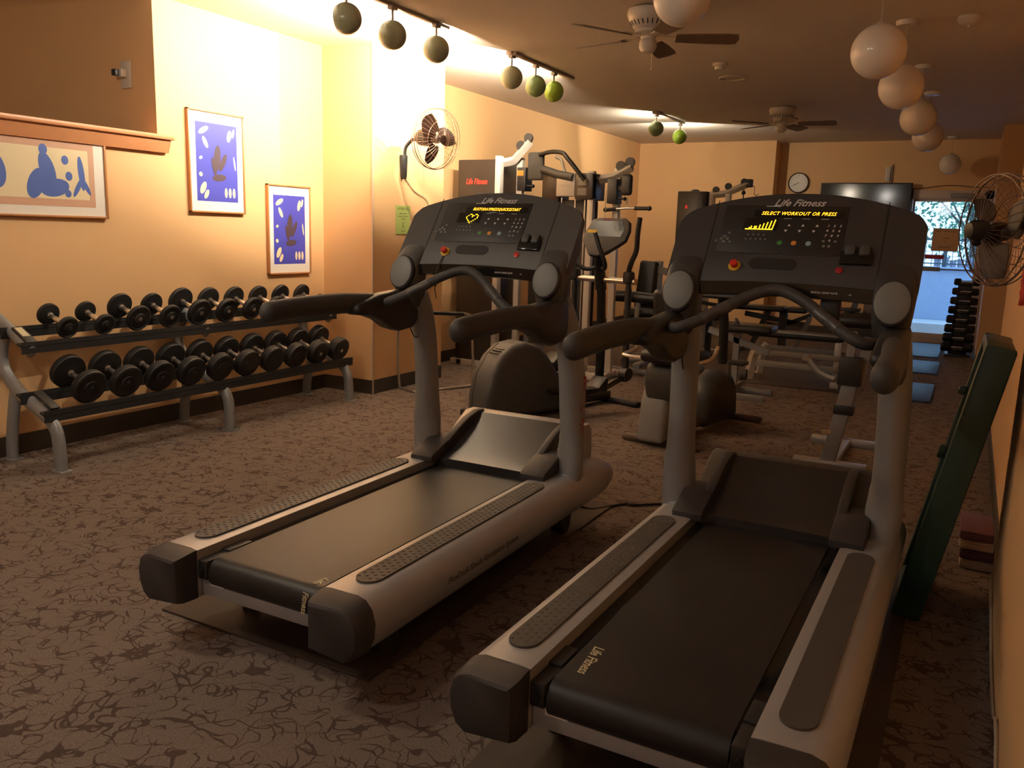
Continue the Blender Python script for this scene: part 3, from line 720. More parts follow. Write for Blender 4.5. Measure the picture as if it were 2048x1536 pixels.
ballspot(-3.38, 10.50, 2.575, BALLL, 'lime green ball spotlight on the rear track', power=210, d=(-.3, .9, .25))

# ------------------------------------------------------------------ opal globes
def globe(x, y, z, R, label):
    t = thing('globe_pendant', label, 'pendant lamp', (x, y, z), 0, 'white globe pendants')
    MB().sphere((0, 0, 0), R, 36, 24).build('glass_globe', OPAL, t)
    MB().lathe([(.028, R*.97), (.030, R*.99), (.018, R+.008), (.005, R+.016)]).build('globe_cap', OFFW, t)
    MB().cyl((0, 0, R), (0, 0, CH-z-.02), .003, 8).build('cord', CORDW, t)
    MB().lathe([(.065, CH-z-.03), (.072, CH-z-.012), (.072, CH-z)]).build('canopy', OFFW, t)
globe(-1.40, 4.25, 2.515, .143, 'white globe pendant beside the nearer ceiling fan, cut by the picture top')
globe(-.537, 4.80, 2.300, .133, 'white globe pendant at the front of the right-hand row')
globe(-.535, 6.19, 2.347, .138, 'second white globe pendant from the front of the right-hand row')
globe(-.515, 7.72, 2.349, .139, 'third white globe pendant from the front of the right-hand row')
globe(-.506, 9.05, 2.345, .137, 'fourth white globe pendant from the front of the right-hand row')
globe(-.405, 12.74, 2.394, .132, 'farthest white globe pendant, hanging before the exit door')

# ceiling fans
def ceiling_fan(loc, a0, label):
    t = thing('ceiling_fan', label, 'ceiling fan', (loc[0], loc[1], CH), 0, 'white ceiling fans')
    MB().lathe([(.10, 0), (.135, -.012), (.14, -.04), (.125, -.08), (.10, -.115), (.085, -.13)]).build('motor_housing', OFFW, t)
    v_ = MB()
    for k in range(24):
        a = 2*PI*k/24; v_.bar((math.cos(a)*.103, math.sin(a)*.103, -.110), (math.cos(a)*.122, math.sin(a)*.122, -.085), .006, .004)
    v_.build('vent_slots', BLKP, t)
    MB().lathe([(.085, -.13), (.09, -.15), (.05, -.17), (.045, -.19)]).build('flywheel', OFFW, t)
    MB().lathe([(.045, -.185), (.055, -.20), (.055, -.235), (.04, -.26), (.015, -.27)]).build('switch_cup', OFFW, t)
    for k in range(5):
        a = math.radians(a0+72*k); M = Matrix.Rotation(a, 4, 'Z')
        bo = MB().bar((.07, 0, -.165), (.17, 0, -.17), .035, .006, M=M).box((.18, 0, -.17), (.06, .06, .004), .001, M=M).build('blade_arm', OFFW, t)
        pts = [(.17, -.05), (.30, -.062), (.50, -.068), (.55, -.06), (.562, 0), (.55, .06), (.50, .068), (.30, .062), (.17, .05)]
        P = Matrix.Translation((0, 0, -.176)) @ Matrix.Rotation(math.radians(-13), 4, 'X')
        MB().prism(pts, 'xy', -.003, .003, M=M @ P).build('blade', FBLADEL if k % 2 == 0 else FBLADE, t)
    MB().cyl((.03, 0, -.26), (.03, 0, -.36), .0015, 6).sphere((.03, 0, -.365), .006, 8, 6).build('pull_chain', CHROME, t)
ceiling_fan((-1.95, 5.30), 24, 'nearer ceiling fan, partly behind a white globe')
ceiling_fan((-1.97, 9.60), 4, 'farther ceiling fan before the back wall')
def disc(name, label, cat, x, y, prof, m=OFFW):
    return tag(MB().lathe(prof).build(name, m, loc=(x, y, CH)), label, cat)
disc('smoke_detector', 'round off-white smoke detector on the ceiling at upper right', 'detector', -.185, 6.2, [(.07, 0), (.072, -.02), (.055, -.04), (.03, -.048), (.012, -.052), (.008, -.065)])
disc('smoke_detector', 'small stepped white detector on the ceiling between the fans', 'detector', -1.99, 7.12, [(.06, 0), (.06, -.02), (.042, -.024), (.04, -.05), (.02, -.055)])
r_ = MB(); r_.tube([(.11*math.cos(2*PI*k/32), .11*math.sin(2*PI*k/32), -.006) for k in range(32)], .007, 8, closed=True)
tag(r_.build('ceiling_ring', OFFW, loc=(-2.05, 7.75, CH)), 'thin white trim ring on the ceiling behind the small detector', 'ceiling ring')

# ------------------------------------------------------------------ wall fans
def wall_fan(center, n, R, label, wirem, bracket, wall_n, bladem=DBLADE, rot0=0, pull=True, group=None, ms=1.0):
    t = thing('wall_fan', label, 'wall fan', center, 0, group)
    n = V(n).normalized(); c = V((0, 0, 0)); a, b = frame_axes(n)
    M = Matrix((a, b, n)).transposed().to_4x4()
    cg = MB()
    for rr, h in ((R, .0), (R*.985, .03), (R*.985, -.03)):
        cg.tube([V((rr*math.cos(2*PI*k/48), rr*math.sin(2*PI*k/48), h)) for k in range(48)], .0045 if h == 0 else .003, 6, M=M, closed=True)
    for rr, h in ((R*.62, .062), (R*.3, .075)):
        cg.tube([V((rr*math.cos(2*PI*k/36), rr*math.sin(2*PI*k/36), h)) for k in range(36)], .0016, 5, M=M, closed=True)
    for k in range(36):
        q = 2*PI*k/36; cs, sn = math.cos(q), math.sin(q)
        for sg in (1, -1):
            cg.tube([V((R*.14*cs, R*.14*sn, .078*sg)), V((R*.5*cs, R*.5*sn, .070*sg)), V((R*.85*cs, R*.85*sn, .045*sg)), V((R*cs, R*sn, 0))], .0011, 4, M=M)
    cg.build('wire_cage', wirem, t)
    MB().lathe([(.035, .080), (.035, .084), (.02, .088)], M=M).build('cage_badge', DBLADE, t)
    for k in range(3):
        q0 = rot0+2*PI*k/3; pts = []; rows = []
        for i in range(9):
            u = i/8; rr = R*(.12+.76*u); wdt = R*(.16+.34*math.sin(PI*min(1, u*.85+.08))**1.0)*1.35
            rows.append((rr, wdt, u))
        rings = []
        for rr, wdt, u in rows:
            ang = q0+.35*u; ring = []
            for j in (-1, -.33, .33, 1):
                aa = ang+j*wdt/rr*.5 if u > .15 else ang+j*.35
                ring.append(V((rr*math.cos(aa), rr*math.sin(aa), .018*j)))
            for j in (1, .33, -.33, -1):
                aa = ang+j*wdt/rr*.5 if u > .15 else ang+j*.35
                ring.append(V((rr*math.cos(aa), rr*math.sin(aa), .018*j-.003)))
            rings.append(ring)
        MB().loft(rings, M=M).build('blade', bladem, t)
    MB().lathe([(.034, -.03), (.034, .02), (.024, .034), (.008, .04)], M=M).build('hub', bladem, t)
    MB().lathe([(.03*ms, -.075*ms+.0), (.06*ms, -.085*ms), (.066*ms, -.12*ms), (.066*ms, -.17*ms), (.05*ms, -.20*ms), (.02*ms, -.21*ms)], M=M).build('motor', BLKP, t)
    bk = V(bracket)-V(center); wn = V(wall_n).normalized()
    mt = M @ V((0, 0, -.14*ms))
    p0 = bk+wn*.03+V((0, 0, .07))
    MB().tube(catmull([p0, p0+V((0, 0, .07))+wn*.01, p0+V((0, 0, .12))+wn*.06, (p0+mt)*.5+V((0, 0, .06)), mt+V((0, 0, -.05)), mt], 6), .014, 10).build('support_arm', BLKP, t)
    side = wn.cross(V((0, 0, 1)))
    pts = []
    br = MB(); rings = []
    for z, hw in ((.08, .032), (.05, .034), (-.04, .026), (-.09, .02), (-.11, .012)):
        rings.append([bk+side*(hw*s_)+wn*dd+V((0, 0, z)) for s_, dd in ((-1, .002), (1, .002), (1, .03), (.6, .045), (-.6, .045), (-1, .03))])
    br.loft(rings).build('wall_bracket', BLKP, t)
    if pull: MB().tube([mt+V((0, 0, -.05)), mt+V((0, 0, -.35))], .0016, 5).build('pull_chain', CHROME, t)
    return t
wall_fan((-3.85, 5.77, 2.055), (.96, -.22, -.12), .235, 'caged black-bladed wall fan mounted on the side of the yellow column', WIRE, (-4.22, 5.82, 1.86), (1, 0, 0), rot0=.6)
wall_fan((.075, 3.95, 1.415), (.83, .52, .03), .222, 'grey caged wall fan at the right edge, mounted on the right wall', WIRED, (.24, 4.02, 1.26), (-1, 0, 0), rot0=.2, pull=False, ms=.62)
tag(MB().tube(catmull([(-4.215, 5.86, 1.76), (-4.213, 6.0, 1.66), (-4.213, 6.19, 1.585), (-4.213, 6.20, 1.4), (-4.213, 6.2, .9), (-4.213, 6.15, .45), (-4.205, 6.12, .12)], 6), .0035, 6).build('fan_cord', CORDW), 'brown cord running down the column side from the wall fan', 'cord')

# signs
def wallsign(name, label, o, x, up, w_, h_, m, lines, ink):
    t = thing(name, label, 'sign', o); T = basis((0, 0, 0), x, up)
    MB().box((0, 0, .002), (w_, h_, .003), M=T).build('sheet', m, t, smooth=False)
    for tx, sz, yy in lines: MB().text(tx, sz, T @ Matrix.Translation((0, yy, .0042)), bold=.0004).build('printed_words', ink, t)
wallsign('notice_sheet', 'green ATTENTION notice taped on the column side under the wall fan', (-4.218, 5.838, 1.418), (0, 1, 0), (0, 0, 1), .200, .235, GRNP,
         [('ATTENTION', .027, .090), ('Attention Residents', .0135, .053), ('Equipment Users must be', .0135, .030), ('18 or Older', .0135, .008), ('Please', .012, -.025), ('Wipe', .012, -.042), ('Clean', .012, -.058), ('Thank you', .014, -.092)], INKD)
wallsign('door_notice', 'orange square notice taped to the exit door glass', (-.365, 13.112, 1.42), (1, 0, 0), (0, 0, 1), .33, .31, ORGP,
         [('NOT AN EXIT', .042, .115), ('OPEN', .03, .02), ('TO', .022, -.03), ('RESIDENTS', .030, -.10)], INKD)
tag(MB().b2((-.60, 13.108, 1.155), (-.36, 13.114, 1.215)).build('door_sticker', DRED, smooth=False), 'small dark red sticker strip on the exit door glass', 'sticker')

# clock, TV
t = thing('wall_clock', 'round white wall clock with thin dark rim on the back wall', 'clock', (-2.37, 13.098, 2.18))
MB().lathe([(.125, 0), (.145, .01), (.148, .03), (.138, .042), (.130, .036), (.130, .02), (.001, .02)], axis=(0, -1, 0), seg=48).build('rim', FBLADE, t)
MB().lathe([(.13, .018), (.13, .03)], axis=(0, -1, 0), seg=48).build('dial', CLOCKF, t)
h = MB().bar((.01, -.033, .004), (-.055, -.033, -.035), .006, .003, up=(0, 1, 0)).bar((.008, -.036, .003), (-.095, -.036, -.05), .004, .003, up=(0, 1, 0))
h.build('hands', INKD, t)
nm = MB()
for k in range(12):
    a = math.radians(90-30*(k+1)); nm.text(str(k+1), .022, basis((.105*math.cos(a), -.0315, .105*math.sin(a)), (1, 0, 0), (0, 0, 1)))
nm.build('numerals', INKD, t)
t = thing('television', 'large black flat television mounted on the back wall', 'television', (-1.44, 13.0, 1.80))
MB().b2((-.60, -.02, -.375), (.60, .03, .375), .008).build('bezel', BLKP, t)
MB().b2((-.585, -.023, -.355), (.585, -.020, .36)).build('screen', SCREEN, t, smooth=False)
MB().b2((-.2, .03, -.15), (.2, .098, .15)).build('wall_mount', BLKP, t)
t = thing('wall_sensor', 'small off-white alarm box on the back wall above the television', 'alarm box', (-1.165, 13.098, 2.30))
MB().b2((-.045, -.035, -.10), (.02, 0, .10), .005).build('case', OFFW, t)
MB().b2((.03, -.02, -.12), (.045, 0, .13), .003).build('conduit', TRACKM, t)
tag(MB().tube(catmull([(-.86, 13.09, 2.10), (-.70, 13.09, 2.11), (-.5, 13.09, 2.14), (-.3, 13.09, 2.145), (-.1, 13.09, 2.125), (.1, 13.09, 2.12)], 6), .005, 6).build('cable', CORD), 'dark cable sagging along the wall above the exit door', 'cable')

# ------------------------------------------------------------------ dumbbell tower
tw = thing('dumbbell_tower', 'black vertical dumbbell tower standing before the exit door', 'dumbbell tower', (-.05, 11.75, 0))
MB().prism([(-.105, 0), (.105, 0), (.075, .93), (-.075, .93)], 'xz', -.03, .10, .006).b2((-.14, -.16, 0), (.14, .16, .03), .008).build('column', BLKP, tw)
ar = MB()
for k in range(8):
    z = .10+.114*k; ar.b2((-.06, -.13, z-.012), (.06, -.03, z-.002), .003); ar.b2((-.05, -.135, z-.012), (-.02, -.125, z+.012)); ar.b2((.02, -.135, z-.012), (.05, -.125, z+.012))
ar.build('cradle', GRYP, tw)
for k in range(8):
    z = .115+.114*k; q = 1-.036*k
    t = thing('hex_dumbbell', '%s black hex dumbbell up from the floor on the vertical tower' % ORD[k], 'dumbbell', (-.05-.012+.004*k, 11.67, z), 0, 'hex dumbbells on the tower')
    MB().cyl((-.07, 0, 0), (.07, 0, 0), .013, 12).build('handle', CHROME, t)
    for s in (-1, 1):
        r0 = .064*q; L0 = .115*q-(1-q)*.03
        MB().lathe([(r0*.75, .062*s), (r0, (.062+.012)*s), (r0, (.062+L0-.020)*s), (r0*.72, (.062+L0)*s)], axis=(1, 0, 0), seg=6).build('hex_head', RUBB, t, angle=20)

# ------------------------------------------------------------------ mats at the back
tag(MB().b2((-.80, 11.30, .001), (-.24, 12.85, .012), .003).build('exercise_mat', BMAT), 'grey-blue mat on the carpet just inside the exit door', 'mat')
tag(MB().b2((-.62, 9.80, .001), (-.20, 10.85, .014), .003).build('exercise_mat', BMAT), 'small blue mat lit by the door, farther of the two small ones', 'mat')
tag(MB().b2((-.55, 8.0, .001), (-.19, 9.05, .014), .003).build('exercise_mat', BMAT), 'small blue mat lit by the door, nearer of the two small ones', 'mat')

# ------------------------------------------------------------------ right wall clutter
# green resin step platform leaning on the wall
g = thing('step_platform', 'dark green plastic platform leaning upright against the right wall', 'exercise platform', (-.075, 3.45, .005))
ln = 1.03; ang = math.atan2(.19, 1.0)
M = Matrix.Rotation(ang, 4, 'Y')
bd_ = MB(); bd_.box((.02, 0, ln/2), (.045, .42, ln), .018, M=M)
bd_.build('deck', GRNR, g)
rm = MB()
for s in (-1, 1): rm.box((0, s*.205, ln/2), (.10, .035, ln+.01), .014, M=M)
rm.box((0, 0, ln-.02), (.10, .40, .05), .02, M=M); rm.box((0, 0, .03), (.10, .40, .05), .02, M=M)
rm.build('rim', GRNR, g)
rb_ = MB()
for k in range(5): rb_.box((-.012, 0, .17+.17*k), (.03, .36, .012), .004, M=M)
rb_.build('cross_rib', GRNR, g)
cl_ = MB(); cl_.box((-.06, -.15, .62), (.035, .03, .05), .008, M=M).box((-.065, -.15, .85), (.03, .03, .03), .008, M=M)
cl_.build('clip', GRNR, g)
# light blue ball tucked behind
tag(MB().sphere((0, 0, 0), .045, 18, 12, sc=(1, 1, .6)).build('foam_disc', BMAT, loc=(.03, 6.1, .0275)), 'small blue foam disc on the carpet behind the green platform', 'disc')
# striped stack of risers
for k in range(4):
    tag(MB().box((0, 0, 0), (.13, .30, .030), .008, rot=Matrix.Rotation(0, 4, 'Z')).box((0, 0, .0175), (.126, .292, .010), .004).build('step_riser', STRW if k % 2 == 0 else STRP, loc=(.155-.004*k, 4.05, .016+.042*k)),
        '%s pale and purple step riser of the stack by the right wall' % ['bottom', 'second lowest', 'third lowest', 'topmost'][k], 'step riser', 'stacked step risers by the right wall')
# red cloth hanging
rc = MB(); rows = []
for i in range(7):
    u = i/6; w_ = .05*(1-abs(u-.45)*1.3)+.006
    rows.append([V((.0-.01*math.sin(j*1.7+i), -w_+2*w_*j/8, -.14*u)) for j in range(9)])
vs = [p for r in rows for p in r]; fs = [(i*9+j, i*9+j+1, (i+1)*9+j+1, (i+1)*9+j) for i in range(6) for j in range(8)]
rc.add(vs, fs); o = rc.build('red_cloth', REDC, loc=(.185, 3.80, 1.27)); tag(o, 'red cloth hanging on the right wall below the caged fan', 'cloth')
so = o.modifiers.new('s', 'SOLIDIFY'); so.thickness = .004
# white cord down the right wall
tag(MB().tube(catmull([(.194, 1.2, .06), (.193, 1.7, .05), (.194, 2.2, .03), (.192, 2.45, .09), (.194, 2.6, .04), (.193, 3.0, .05), (.194, 3.55, .12)], 8), .004, 6).build('cord', CORDW), 'thin pale cord running along the foot of the right wall', 'cord')

# ------------------------------------------------------------------ chrome frame by the column
t = thing('tubular_frame', 'chrome tubular floor frame with black sleeves beside the yellow column', 'exercise frame', (-3.98, 6.0, 0))
fr = MB()
B = [(-.20, -.24, .012), (.02, -.34, .012), (.24, -.30, .012), (.22, .24, .012), (-.18, .30, .012)]
fr.tube(catmull([(-.19, -.28, .55), (-.20, -.27, .30), (-.20, -.25, .04), (-.16, -.26, .012), (.0, -.33, .012), (.03, -.30, .05), (.05, -.26, .35), (.06, -.25, .56), (.03, -.24, .61), (-.02, -.22, .60), (-.03, -.2, .52)], 6), .011, 10)
fr.tube(catmull([(.02, -.30, .012), (.18, .06, .012), (.235, .22, .015), (.24, .24, .06), (.235, .22, .40), (.23, .2, .60), (.20, .16, .64), (.05, -.08, .655), (-.02, -.18, .66)], 6), .011, 10)
fr.build('chrome_tube', CHROME, t)
MB().cyl((.19, .14, .642), (.02, -.12, .657), .017, 12).box((-.04, -.22, .74), (.03, .05, .18), .01).build('foam_sleeve', VINYL, t)

# ------------------------------------------------------------------ cable gym (left)
Y0 = 7.45
g = thing('cable_gym', 'tall multi-station cable gym with two dark weight towers by the left wall', 'cable machine', (-3.7, Y0, 0))
def gx(x): return x+3.7
m = MB(); m.b2((gx(-4.56), -.22, .06), (gx(-4.12), .20, 2.03), .012); twr = m.build('weight_shroud', SHROUD, g)
MB().text('Life Fitness', .075, basis((gx(-4.345), -.2225, 1.82), (1, 0, 0), (0, 0, 1)), shear=.3, bold=.002, ext=.0005, sx=.72).build('shroud_logo', LOGOR, twr)
m = MB()
for k in range(2): m.b2((gx(-4.33+.09*k), -.2235, 1.60), (gx(-4.28+.09*k), -.2225, 1.72))
m.b2((gx(-4.44), -.2235, 1.985), (gx(-4.40), -.2225, 1.995)).build('warning_label', CAPP, twr)
ps = MB(); ps.b2((gx(-4.125), -.25, .05), (gx(-4.07), -.17, 2.06), .006); ps.b2((gx(-3.96), -.12, .06), (gx(-3.90), -.06, 2.05), .006); ps.b2((gx(-2.99), -.03, .06), (gx(-2.93), .03, 1.95), .006)
ps.b2((gx(-3.19), -.16, .06), (gx(-3.13), -.10, 1.92), .006)
ps.build('post', WHITEM, g)
for (xa, xb, xc, z0, z1, yy) in ((-4.09, -3.98, -3.80, 2.02, 2.19, -.16), (-3.14, -3.02, -2.82, 1.87, 1.96, -.02)):
    MB().tube(catmull([(gx(xa), yy, z0-.02), (gx(xb), yy, z0+.0), (gx(xb)+.06, yy, z0+.05 if z0 > 1.9 else z0+.02), (gx(xc), yy, z1)], 6), .045, 4, sq=(.9, .9)).build('pulley_arm', WHITEM, g)
    for u in (.45, .9):
        pw = MB()
        px_ = gx(xb)*(1-u)+gx(xc)*u; pz = (z0+.02)*(1-u)+z1*u
        pw.lathe([(.03, -.012), (.045, -.012), (.036, 0), (.045, .012), (.03, .012)], (px_, yy, pz+.05), (0, 1, 0), 20)
        pw.build('pulley', BLKP, g)
# press arm station in the middle
m = MB(); m.box((gx(-3.76), -.10, 1.97), (.17, .05, .26), .06, seg=4); m.build('cam', GRYP, g)
m = MB(); m.tube([(gx(-3.68), -.12, 1.94), (gx(-3.50), -.15, 1.89), (gx(-3.34), -.16, 1.86)], .038, 12); m.build('lever_arm', GRYP, g)
m = MB(); m.tube(catmull([(gx(-3.70), -.15, 2.07), (gx(-3.56), -.2, 2.09), (gx(-3.42), -.25, 2.075), (gx(-3.36), -.27, 2.03), (gx(-3.26), -.26, 1.92), (gx(-3.19), -.24, 1.83)], 6), .020, 12); m.build('press_handle', VINYL, g)
m = MB(); m.tube(catmull([(gx(-3.58), -.05, 2.06), (gx(-3.52), -.05, 2.03), (gx(-3.48), -.08, 1.95), (gx(-3.44), -.1, 1.88)], 6), .016, 10); m.build('support_tube', WHITEM, g)
m = MB(); m.b2((gx(-3.68), -.12, 1.64), (gx(-3.50), .12, 1.93), .01); m.build('weight_shroud', SHROUD, g); m = MB(); m.b2((gx(-3.31), -.18, 1.66), (gx(-3.13), .12, 1.90), .01); s2 = m.build('weight_shroud', SHROUD, g)
MB().b2((gx(-3.51), -.16, 1.69), (gx(-3.32), -.10, 1.90), .006).build('face_plate', WHITEM, g)
MB().text('Life Fitness', .032, basis((gx(-3.415), -.161, 1.79), (1, 0, 0), (0, 0, 1)), shear=.3, ext=.0004, sx=.8).build('plate_logo', LOGOG, g)
m = MB()
for z in (1.73, 1.82): m.b2((gx(-3.28), -.182, z-.03), (gx(-3.19), -.180, z+.035))
m.build('diagram_card', LCD, g)
m = MB(); m.b2((gx(-3.50), -.08, .35), (gx(-3.20), .14, 1.66), .01); m.build('weight_stack', RUBB, g)
gr = MB()
for x in (-3.47, -3.23, -3.33): gr.cyl((gx(x), -.11, .3), (gx(x), -.11, 1.68), .008, 8)
gr.cyl((gx(-3.02), -.12, .2), (gx(-3.02), -.12, 1.75), .0025, 6); gr.build('guide_rod', CHROME, g)
# adjustable pulley carriages
for x, z in ((-3.90, 1.86), (-2.96, 1.75)):
    c = MB().b2((gx(x)-.05, -.13, z-.12), (gx(x)+.045, .02, z+.10), .008).build('pulley_carriage', BLKP, g)
    MB().cyl((gx(x)+.04, -.10, z-.07), (gx(x)+.11, -.10, z-.075), .010, 8).sphere((gx(x)+.115, -.10, z-.075), .018, 10, 8).build('knob', BLKP, c)
MB().b2((gx(-3.945), -.1335, 1.88), (gx(-3.875), -.1325, 1.93)).build('caution_sticker', ORG, g)
m = MB(); m.box((gx(-2.84), -.08, 1.80), (.11, .06, .19), .045, seg=4).bar((gx(-2.96), -.08, 1.77), (gx(-2.86), -.08, 1.77), .04, .05, up=(0, 1, 0)); m.build('swivel_pulley', BLKP, g)
m = MB(); m.cyl((gx(-2.83), -.08, 1.70), (gx(-2.83), -.08, 1.60), .004, 8); m.tube([(gx(-2.83)+.012*math.cos(a), -.08, 1.66+.028*math.sin(a)) for a in [2*PI*k/14 for k in range(14)]], .003, 6, closed=True); m.build('carabiner', CHROME, g)
lat = MB(); lat.tube([(gx(-3.02), -.08, 1.575), (gx(-2.83), -.08, 1.592), (gx(-2.62), -.08, 1.593)], .010, 10); lo = lat.build('lat_bar', CHROME, g)
m = MB(); m.cyl((gx(-3.03), -.08, 1.574), (gx(-2.93), -.08, 1.583), .017, 12).cyl((gx(-2.75), -.08, 1.592), (gx(-2.61), -.08, 1.593), .017, 12).sphere((gx(-3.035), -.08, 1.574), .022, 10, 8).sphere((gx(-2.61), -.08, 1.593), .022, 10, 8); m.build('bar_grip', RUBB, lo)
# low frame + seat
m = MB(); m.b2((gx(-4.6), -.25, 0), (gx(-2.9), -.17, .06), .006); m.b2((gx(-4.6), .12, 0), (gx(-2.9), .20, .06), .006)
for x in (-4.5, -3.95, -3.4, -2.95): m.b2((gx(x)-.03, -.25, .0), (gx(x)+.03, .20, .058), .004)
m.build('base_frame', WHITEM, g)
m = MB(); m.b2((gx(-3.78), -.55, .46), (gx(-3.55), -.15, .53), .025, seg=3); m.build('seat', VINYL, g)
m = MB(); m.b2((gx(-3.78), -.16, .60), (gx(-3.55), -.10, 1.25), .025, seg=3); m.build('back_pad', VINYL, g)
m = MB(); m.b2((gx(-3.69), -.5, .0), (gx(-3.64), -.10, .05)); m.b2((gx(-3.69), -.38, .0), (gx(-3.64), -.32, .46)); m.b2((gx(-3.69), -.09, 0), (gx(-3.64), -.04, 1.9)); m.build('seat_post', SILVD, g)

# ------------------------------------------------------------------ second cable gym at back
g = thing('cable_gym', 'dark cable machine standing against the back wall behind the right treadmill', 'cable machine', (-2.97, 10.0, 0))
def hx(x): return x+2.97
m = MB(); m.b2((hx(-3.15), -.15, .05), (hx(-2.80), .25, 1.88), .012).sphere((hx(-3.0), .05, 1.88), .06, 14, 8, sc=(1, 1, .6)); s_ = m.build('weight_shroud', SHROUD, g)
MB().b2((hx(-3.05), -.153, 1.68), (hx(-3.02), -.151, 1.72)).build('shroud_mark', LOGOR, s_)
m = MB(); m.b2((hx(-2.79), -.1, .05), (hx(-2.74), -.02, 1.86), .006); m.b2((hx(-2.60), -.1, .05), (hx(-2.54), -.02, 1.86), .006); m.b2((hx(-3.2), -.2, 0), (hx(-2.5), -.12, .05)); m.build('post', WHITEM, g)
m = MB(); m.tube([(hx(-2.79), -.06, 1.84), (hx(-2.62), -.06, 1.855), (hx(-2.35), -.06, 1.97)], .040, 4); ao = m.build('pulley_arm', WHITEM, g)
MB().box((hx(-2.34), -.06, 1.975), (.07, .07, .09), .01).build('end_cap', BLKP, ao)
for x, z in ((-2.72, 1.90), (-2.58, 1.94), (-2.40, 1.99)): MB().lathe([(.02, -.012), (.04, -.012), (.032, 0), (.04, .012), (.02, .012)], (hx(x), -.06, z), (0, 1, 0), 18).build('pulley', BLKP, g)
m = MB(); m.tube(catmull([(hx(-2.31), -.06, 1.95), (hx(-2.28), -.06, 1.93), (hx(-2.28), -.06, 1.86), (hx(-2.25), -.06, 1.84), (hx(-2.23), -.06, 1.86)], 5), .006, 8); m.build('hook', CHROME, g)
m = MB(); m.cyl((hx(-2.40), -.06, 1.93), (hx(-2.40), -.06, 1.62), .007, 8).sphere((hx(-2.40), -.06, 1.87), .025, 10, 8); m.build('chain', BLKP, g)
m = MB(); m.b2((hx(-2.78), -.5, .42), (hx(-2.48), -.1, .49), .02); m.b2((hx(-2.66), -.3, .0), (hx(-2.60), -.24, .42)); m.build('seat', VINYL, g)

# ------------------------------------------------------------------ elliptical trainer
e = thing('elliptical_trainer', 'black elliptical trainer with grey drum housing behind the left treadmill', 'elliptical', (-2.86, 5.32, 0), -math.radians(18))
# local: +y forward to the mast, x right
def drum(x, w_, m_):
    rings = []
    prof = []
    for k in range(19):
        a = PI*k/18; prof.append((-.02-.30*math.cos(a)*1.0, .12+.45*math.sin(a)**.9))
    prof += [(.30, .04), (-.32, .04)]
    return prof
pf = [(-.34, .03), (-.34, .20), (-.30, .36), (-.21, .49), (-.10, .56), (.03, .575), (.15, .54), (.26, .46), (.36, .34), (.50, .22), (.62, .14), (.62, .03)]
MB().prism(pf, 'yz', -.11, .13, .045, seg=4).build('drum_housing', GRYP, e)
sm = MB(); sm.tube([(-.045, -.34, .06), (-.045, -.34, .20), (-.045, -.30, .36), (-.045, -.21, .49), (-.045, -.10, .56)], .0035, 5)
for k in range(5):
    sm.box((.03+.0*k, -.21+.028*k, .503+.016*k-.002*k*k), (.09, .007, .008), rot=Matrix.Rotation(.4, 4, 'X'))
sm.build('vent', BLKP, e)
MB().b2((-.30, -.24, 0), (.30, -.16, .05), .012).b2((-.34, 1.05, 0), (.34, 1.12, .05), .02).b2((-.05, -.2, .03), (.05, 1.08, .10), .01).build('stabilizer', BLKP, e)
MB().tube([(0, .98, .08), (0, .98, .5), (0, .95, .95)], .036, 14).build('mast', GLOSSB, e)
MB().tube(catmull([(0, .95, .92), (-.005, .93, 1.05), (.01, .90, 1.15), (.03, .86, 1.26)], 5), [.045]*6+[.04]*5+[.034]*5, 14).build('console_neck', GLOSSB, e)
cm = MB(); pr = [(-.13, .0), (-.155, .03), (-.155, .08), (-.105, .19), (-.06, .205), (.14, .205), (.175, .18), (.185, .12), (.165, .045), (.12, .01), (.03, -.05), (-.03, -.07), (-.09, -.065)]
cT = basis((.075, .84, 1.26), (.97, .25, 0), (-.07, .28, .95)) @ Matrix.Scale(1.12, 4)
cm.prism(pr, 'xy', -.05, .0, .01, M=cT); co = cm.build('console', GRYP, e)
MB().prism([(-.13, .07), (-.09, .18), (.13, .18), (.15, .12), (.13, .07)], 'xy', .0, .002, M=cT).build('screen', GLOSSB, co)
MB().box((-.09, .105, .003), (.07, .022, .001), M=cT).build('colour_profile', YEL, co)
MB().text('12', .03, cT @ Matrix.Translation((.09, .125, .003)), ext=.0003).text('6', .02, cT @ Matrix.Translation((.095, .10, .003)), ext=.0003).build('screen_digits', INKW, co)
MB().text('Life Fitness', .018, cT @ Matrix.Translation((.02, .193, .003)), ext=.0003).build('console_logo', DRED, co)
hb = MB()
hb.tube(catmull([(.0, .93, 1.10), (-.10, .86, 1.08), (-.19, .82, 1.15), (-.215, .80, 1.23), (-.19, .80, 1.30), (-.14, .83, 1.34)], 6), .017, 10)
hb.tube(catmull([(.0, .93, 1.10), (.10, .86, 1.09), (.15, .80, 1.14), (.13, .76, 1.24), (.09, .74, 1.36)], 6), .017, 10)
hb.build('fixed_handlebar', BLKP, e)
